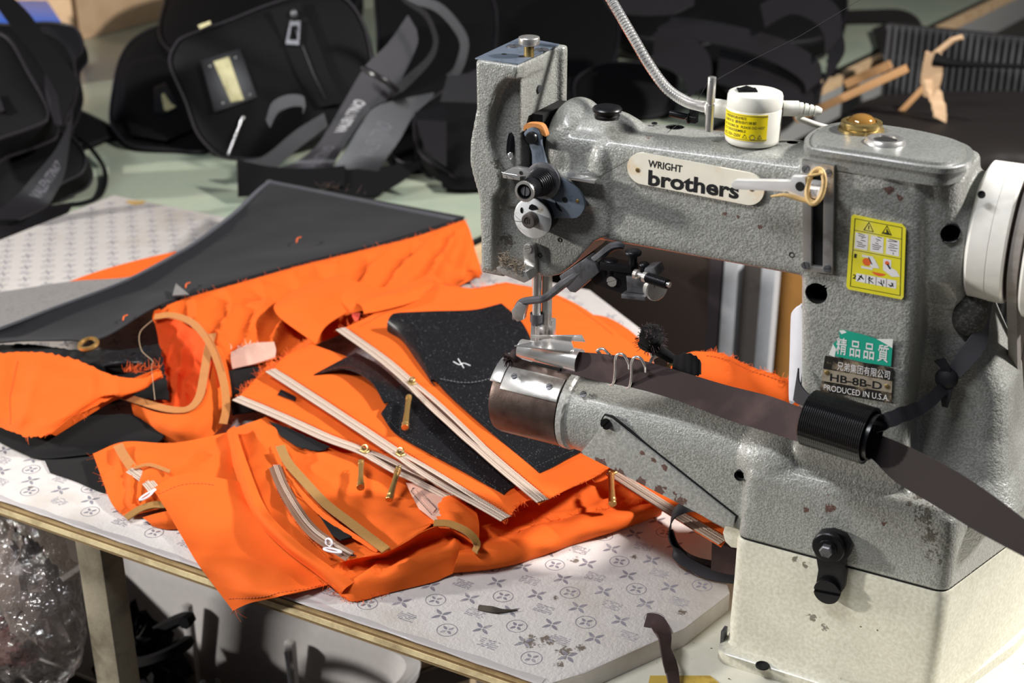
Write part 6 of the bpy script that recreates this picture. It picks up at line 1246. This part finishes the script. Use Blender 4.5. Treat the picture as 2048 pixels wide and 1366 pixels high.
c_ = ROOTS[so]; 
obj('pedestal', MB().box((c_[0]*1000, c_[1]*1000, -450), (120, 120, 700)), M['black_metal'], so, bev=4)
M['slat_wood'] = mat('raw_wood', 'b98c5e', .75, var=('b78658', 20, .5, .8))
def stick(label, a, b, wd, y, th=14):
    A, B = U(*a, y=y), U(*b, y=y); d = unit(B-A); s = unit(np.cross(d, V(0, 1, 0)))*wd/2
    tag(obj('wooden_batten', MB().prism([A-s, A+s, B+s, B-s], (0, th, 0)), M['slat_wood'], bev=1.5), label, 'wood strip')
stick('pale wooden strip reaching up right under the table edge, longest of the three', (1590, 240), (1812, 138), 15, 2650)
stick('shorter pale wooden strip between the table edge and the longest strip', (1690, 170), (1780, 130), 18, 2900)
stick('pale wooden stick leaning beside the tan paper knot', (1788, 238), (1850, 172), 11, 2700)
kp = thing('paper_knot', U(1868, 160, y=2650), 'crumpled tan paper knot hanging at the upper right in front of the slatted rack', 'paper')
band('paper_fold', Yp([(1852, 104), (1846, 130), (1842, 160), (1848, 190)], [2650]*4), Yp([(1880, 108), (1886, 132), (1880, 165), (1862, 196)], [2640]*4), M['card'], kp, 4, 20, 1, 4)
band('paper_fold', Yp([(1846, 160), (1856, 190), (1864, 215), (1868, 232)], [2640]*4), Yp([(1874, 160), (1884, 190), (1892, 220), (1892, 244)], [2650]*4), M['card'], kp, 4, 20, 1, 3)
obj('hanging_strip', MB().cyl(U(1868, 110, y=2655), U(1905, 80, y=2655), 6).cyl(U(1905, 80, y=2655), U(1925, 74, y=2655), 5), M['card'], kp)
tag(obj('black_lace', MB().tube([U(1868, 118, y=2640), U(1900, 126, y=2640), U(1960, 130, y=2640), U(2080, 134, y=2640)], [14, 8, 5, 4], 8, 30), M['nylon']), 'black lace stretched from the paper knot to the right edge', 'cord')
tag(obj('black_knot', wad(U(1672, 186, x=-868), (22, 14, 44), 8, .5).tube([U(1668, 150, x=-868), U(1660, 118, x=-880)], [12, 9], 8, 8), M['nylon']), 'black knotted cloth hanging over the wooden strips right of the straps', 'rag')
# ---------------------------------------------------------------- below the board
M['tub'] = mat('white_tub', 'bdb9b8', .5, spec=.3); bx = thing('plastic_tub', (-1060, 1000, ZB), 'large white plastic tub with rounded rim on the floor under the board', 'tub')
def tub_ring(z, i, r=45): return [V(q[0], q[1], z) for q in round_poly([V(-1300+i, 968+i), V(-772-i, 968+i), V(-772-i, 1205-i), V(-1300+i, 1205-i)], r, 8)]
obj('shell', MB().rings([tub_ring(-800, 45), tub_ring(-345, 8), tub_ring(-345, -2), tub_ring(-333, -4), tub_ring(-330, 0), tub_ring(-331, 9), tub_ring(-344, 14), tub_ring(-790, 52)]), M['tub'], bx)
for x in (-1130, -960): obj('rib', MB().box((x, 1172, -560), (14, 10, 420)), M['tub'], bx, bev=3)
pbm = bpy.data.materials.new('clear_plastic'); t = NT(pbm); nt = t.t
tr_ = t.n('BsdfTransparent', {'Color': (.95, .93, .92, 1)}); bp_ = t.n('Bump', {'Height': t.noise(t.coord(), 45, 4, .7), 'Strength': 1.0, 'Distance': .012}).outputs[0]
gl_ = t.n('BsdfGlossy', {'Roughness': .09, 'Color': (1, 1, 1, 1), 'Normal': bp_}); df_ = t.n('BsdfDiffuse', {'Color': (.6, .56, .54, 1), 'Normal': bp_})
m1 = t.n('MixShader', {0: .28}); nt.links.new(df_.outputs[0], m1.inputs[1]); nt.links.new(gl_.outputs[0], m1.inputs[2]); m1.inputs[0].default_value = .7
mx = t.n('MixShader', {0: .26}); nt.links.new(tr_.outputs[0], mx.inputs[1]); nt.links.new(m1.outputs[0], mx.inputs[2]); nt.links.new(mx.outputs[0], nt.nodes['Material Output'].inputs[0])
pc_ = U(26, 1200, y=888); pb = MB().ell(pc_, (92, 44, 112), 96, 64)
pb.v = [tuple(np.array(q)+(np.array(q)-pc_)*(.14*mnoise.noise(Vector(q)*.016)+.16*abs(mnoise.noise(Vector(q)*.035+Vector((3, 1, 7))))+.1*abs(mnoise.noise(Vector(q)*.085)))) for q in pb.v]
pg_ = thing('plastic_bag', pc_-V(0, 0, 140), 'crumpled clear plastic bag at the lower left under the board', 'bag'); obj('film', pb, pbm, pg_, ang=180)
for q, r, s_, lab, mm in ((pc_+V(-30, 4, -75), (42, 26, 28), 2, 'dark red bundle low inside the clear plastic bag', mat('dark_red', '5a2c28', .7)), (pc_+V(20, 8, 10), (45, 24, 70), 5, 'brown-grey cloth bundle inside the clear plastic bag', mat('taupe_cloth', '7a6e68', .8))):
    tag(obj('cloth_bundle', wad(V(*q), r, s_, .3), mm), lab, 'bundle')
tag(obj('floor_crate', MB().rbox((pc_[0]-130, 838, -800), (pc_[0]+95, 935, pc_[2]-118), 10), M['black_metal']), 'black crate on the floor carrying the clear plastic bag', 'crate')
scr = [('black cloth scrap heap at the left end of the white tub', (-1140, 1085, -420), (62, 50, 90), 4), ('dark scrap heap in the middle of the white tub', (-1000, 1085, -480), (52, 50, 80), 9), ('black scrap heap in the right part of the white tub', (-900, 1080, -500), (42, 50, 70), 12)]
for lab, c, r, s_ in scr: tag(obj('scrap_heap', wad(V(*c), r, s_, .55), M['black_felt']), lab, 'scraps')
tag(obj('strap_coil', MB().tube([V(-1075+45*cos(a)*(1-a*.03), 1060+35*sin(a), -300-a*6+24*cos(a)) for a in np.linspace(0, 9, 60)], [8, 8], 6), M['nylon']), 'loose black strap coil at the left end of the white tub', 'strap')
for i, (a, b, r) in enumerate((((-1035, 1060, -440), (-1000, 1050, -345), 5), ((-990, 1065, -350), (-1040, 1040, -440), 4), ((-925, 1120, -320), (-880, 1080, -470), 2.5), ((-1110, 1030, -330), (-1065, 1020, -440), 7))):
    tag(obj('metal_strip', MB().cyl(a, b, r, r*.7, 8), M['gunmetal'] if i != 3 else M['steel']), ('short grey strip poking up from the middle scraps in the tub', 'thin grey strip crossing another in the middle of the tub', 'long thin dark wire in the right part of the tub', 'bright narrow strip low at the left of the tub')[i], 'metal strip')
tag(obj('plywood_panel', MB().prism([U(752, 1255, y=1240), U(940, 1310, y=1240), U(940, 1500, y=1240), U(752, 1500, y=1240)], (0, 16, 0)), mat('tan_ply', 'b39c7c', .8), bev=1), 'tan plywood panel standing right of the white tub under the board', 'board')
st_ = U(800, 1366, y=1190); tag(obj('wooden_rail', MB().prism([U(790, 1400, y=1236), U(800, 1352, y=1236), U(960, 1300, y=1236), U(1000, 1330, y=1236)], (0, -14, 0)), M['cabinet'], bev=1), 'dark wooden rail slanting across the plywood panel', 'rail')
tag(obj('white_carton', MB().box((-560, 1120, -640), (260, 200, 318)), M['white_plastic'], bev=4), 'white carton on the floor under the front of the board', 'box')
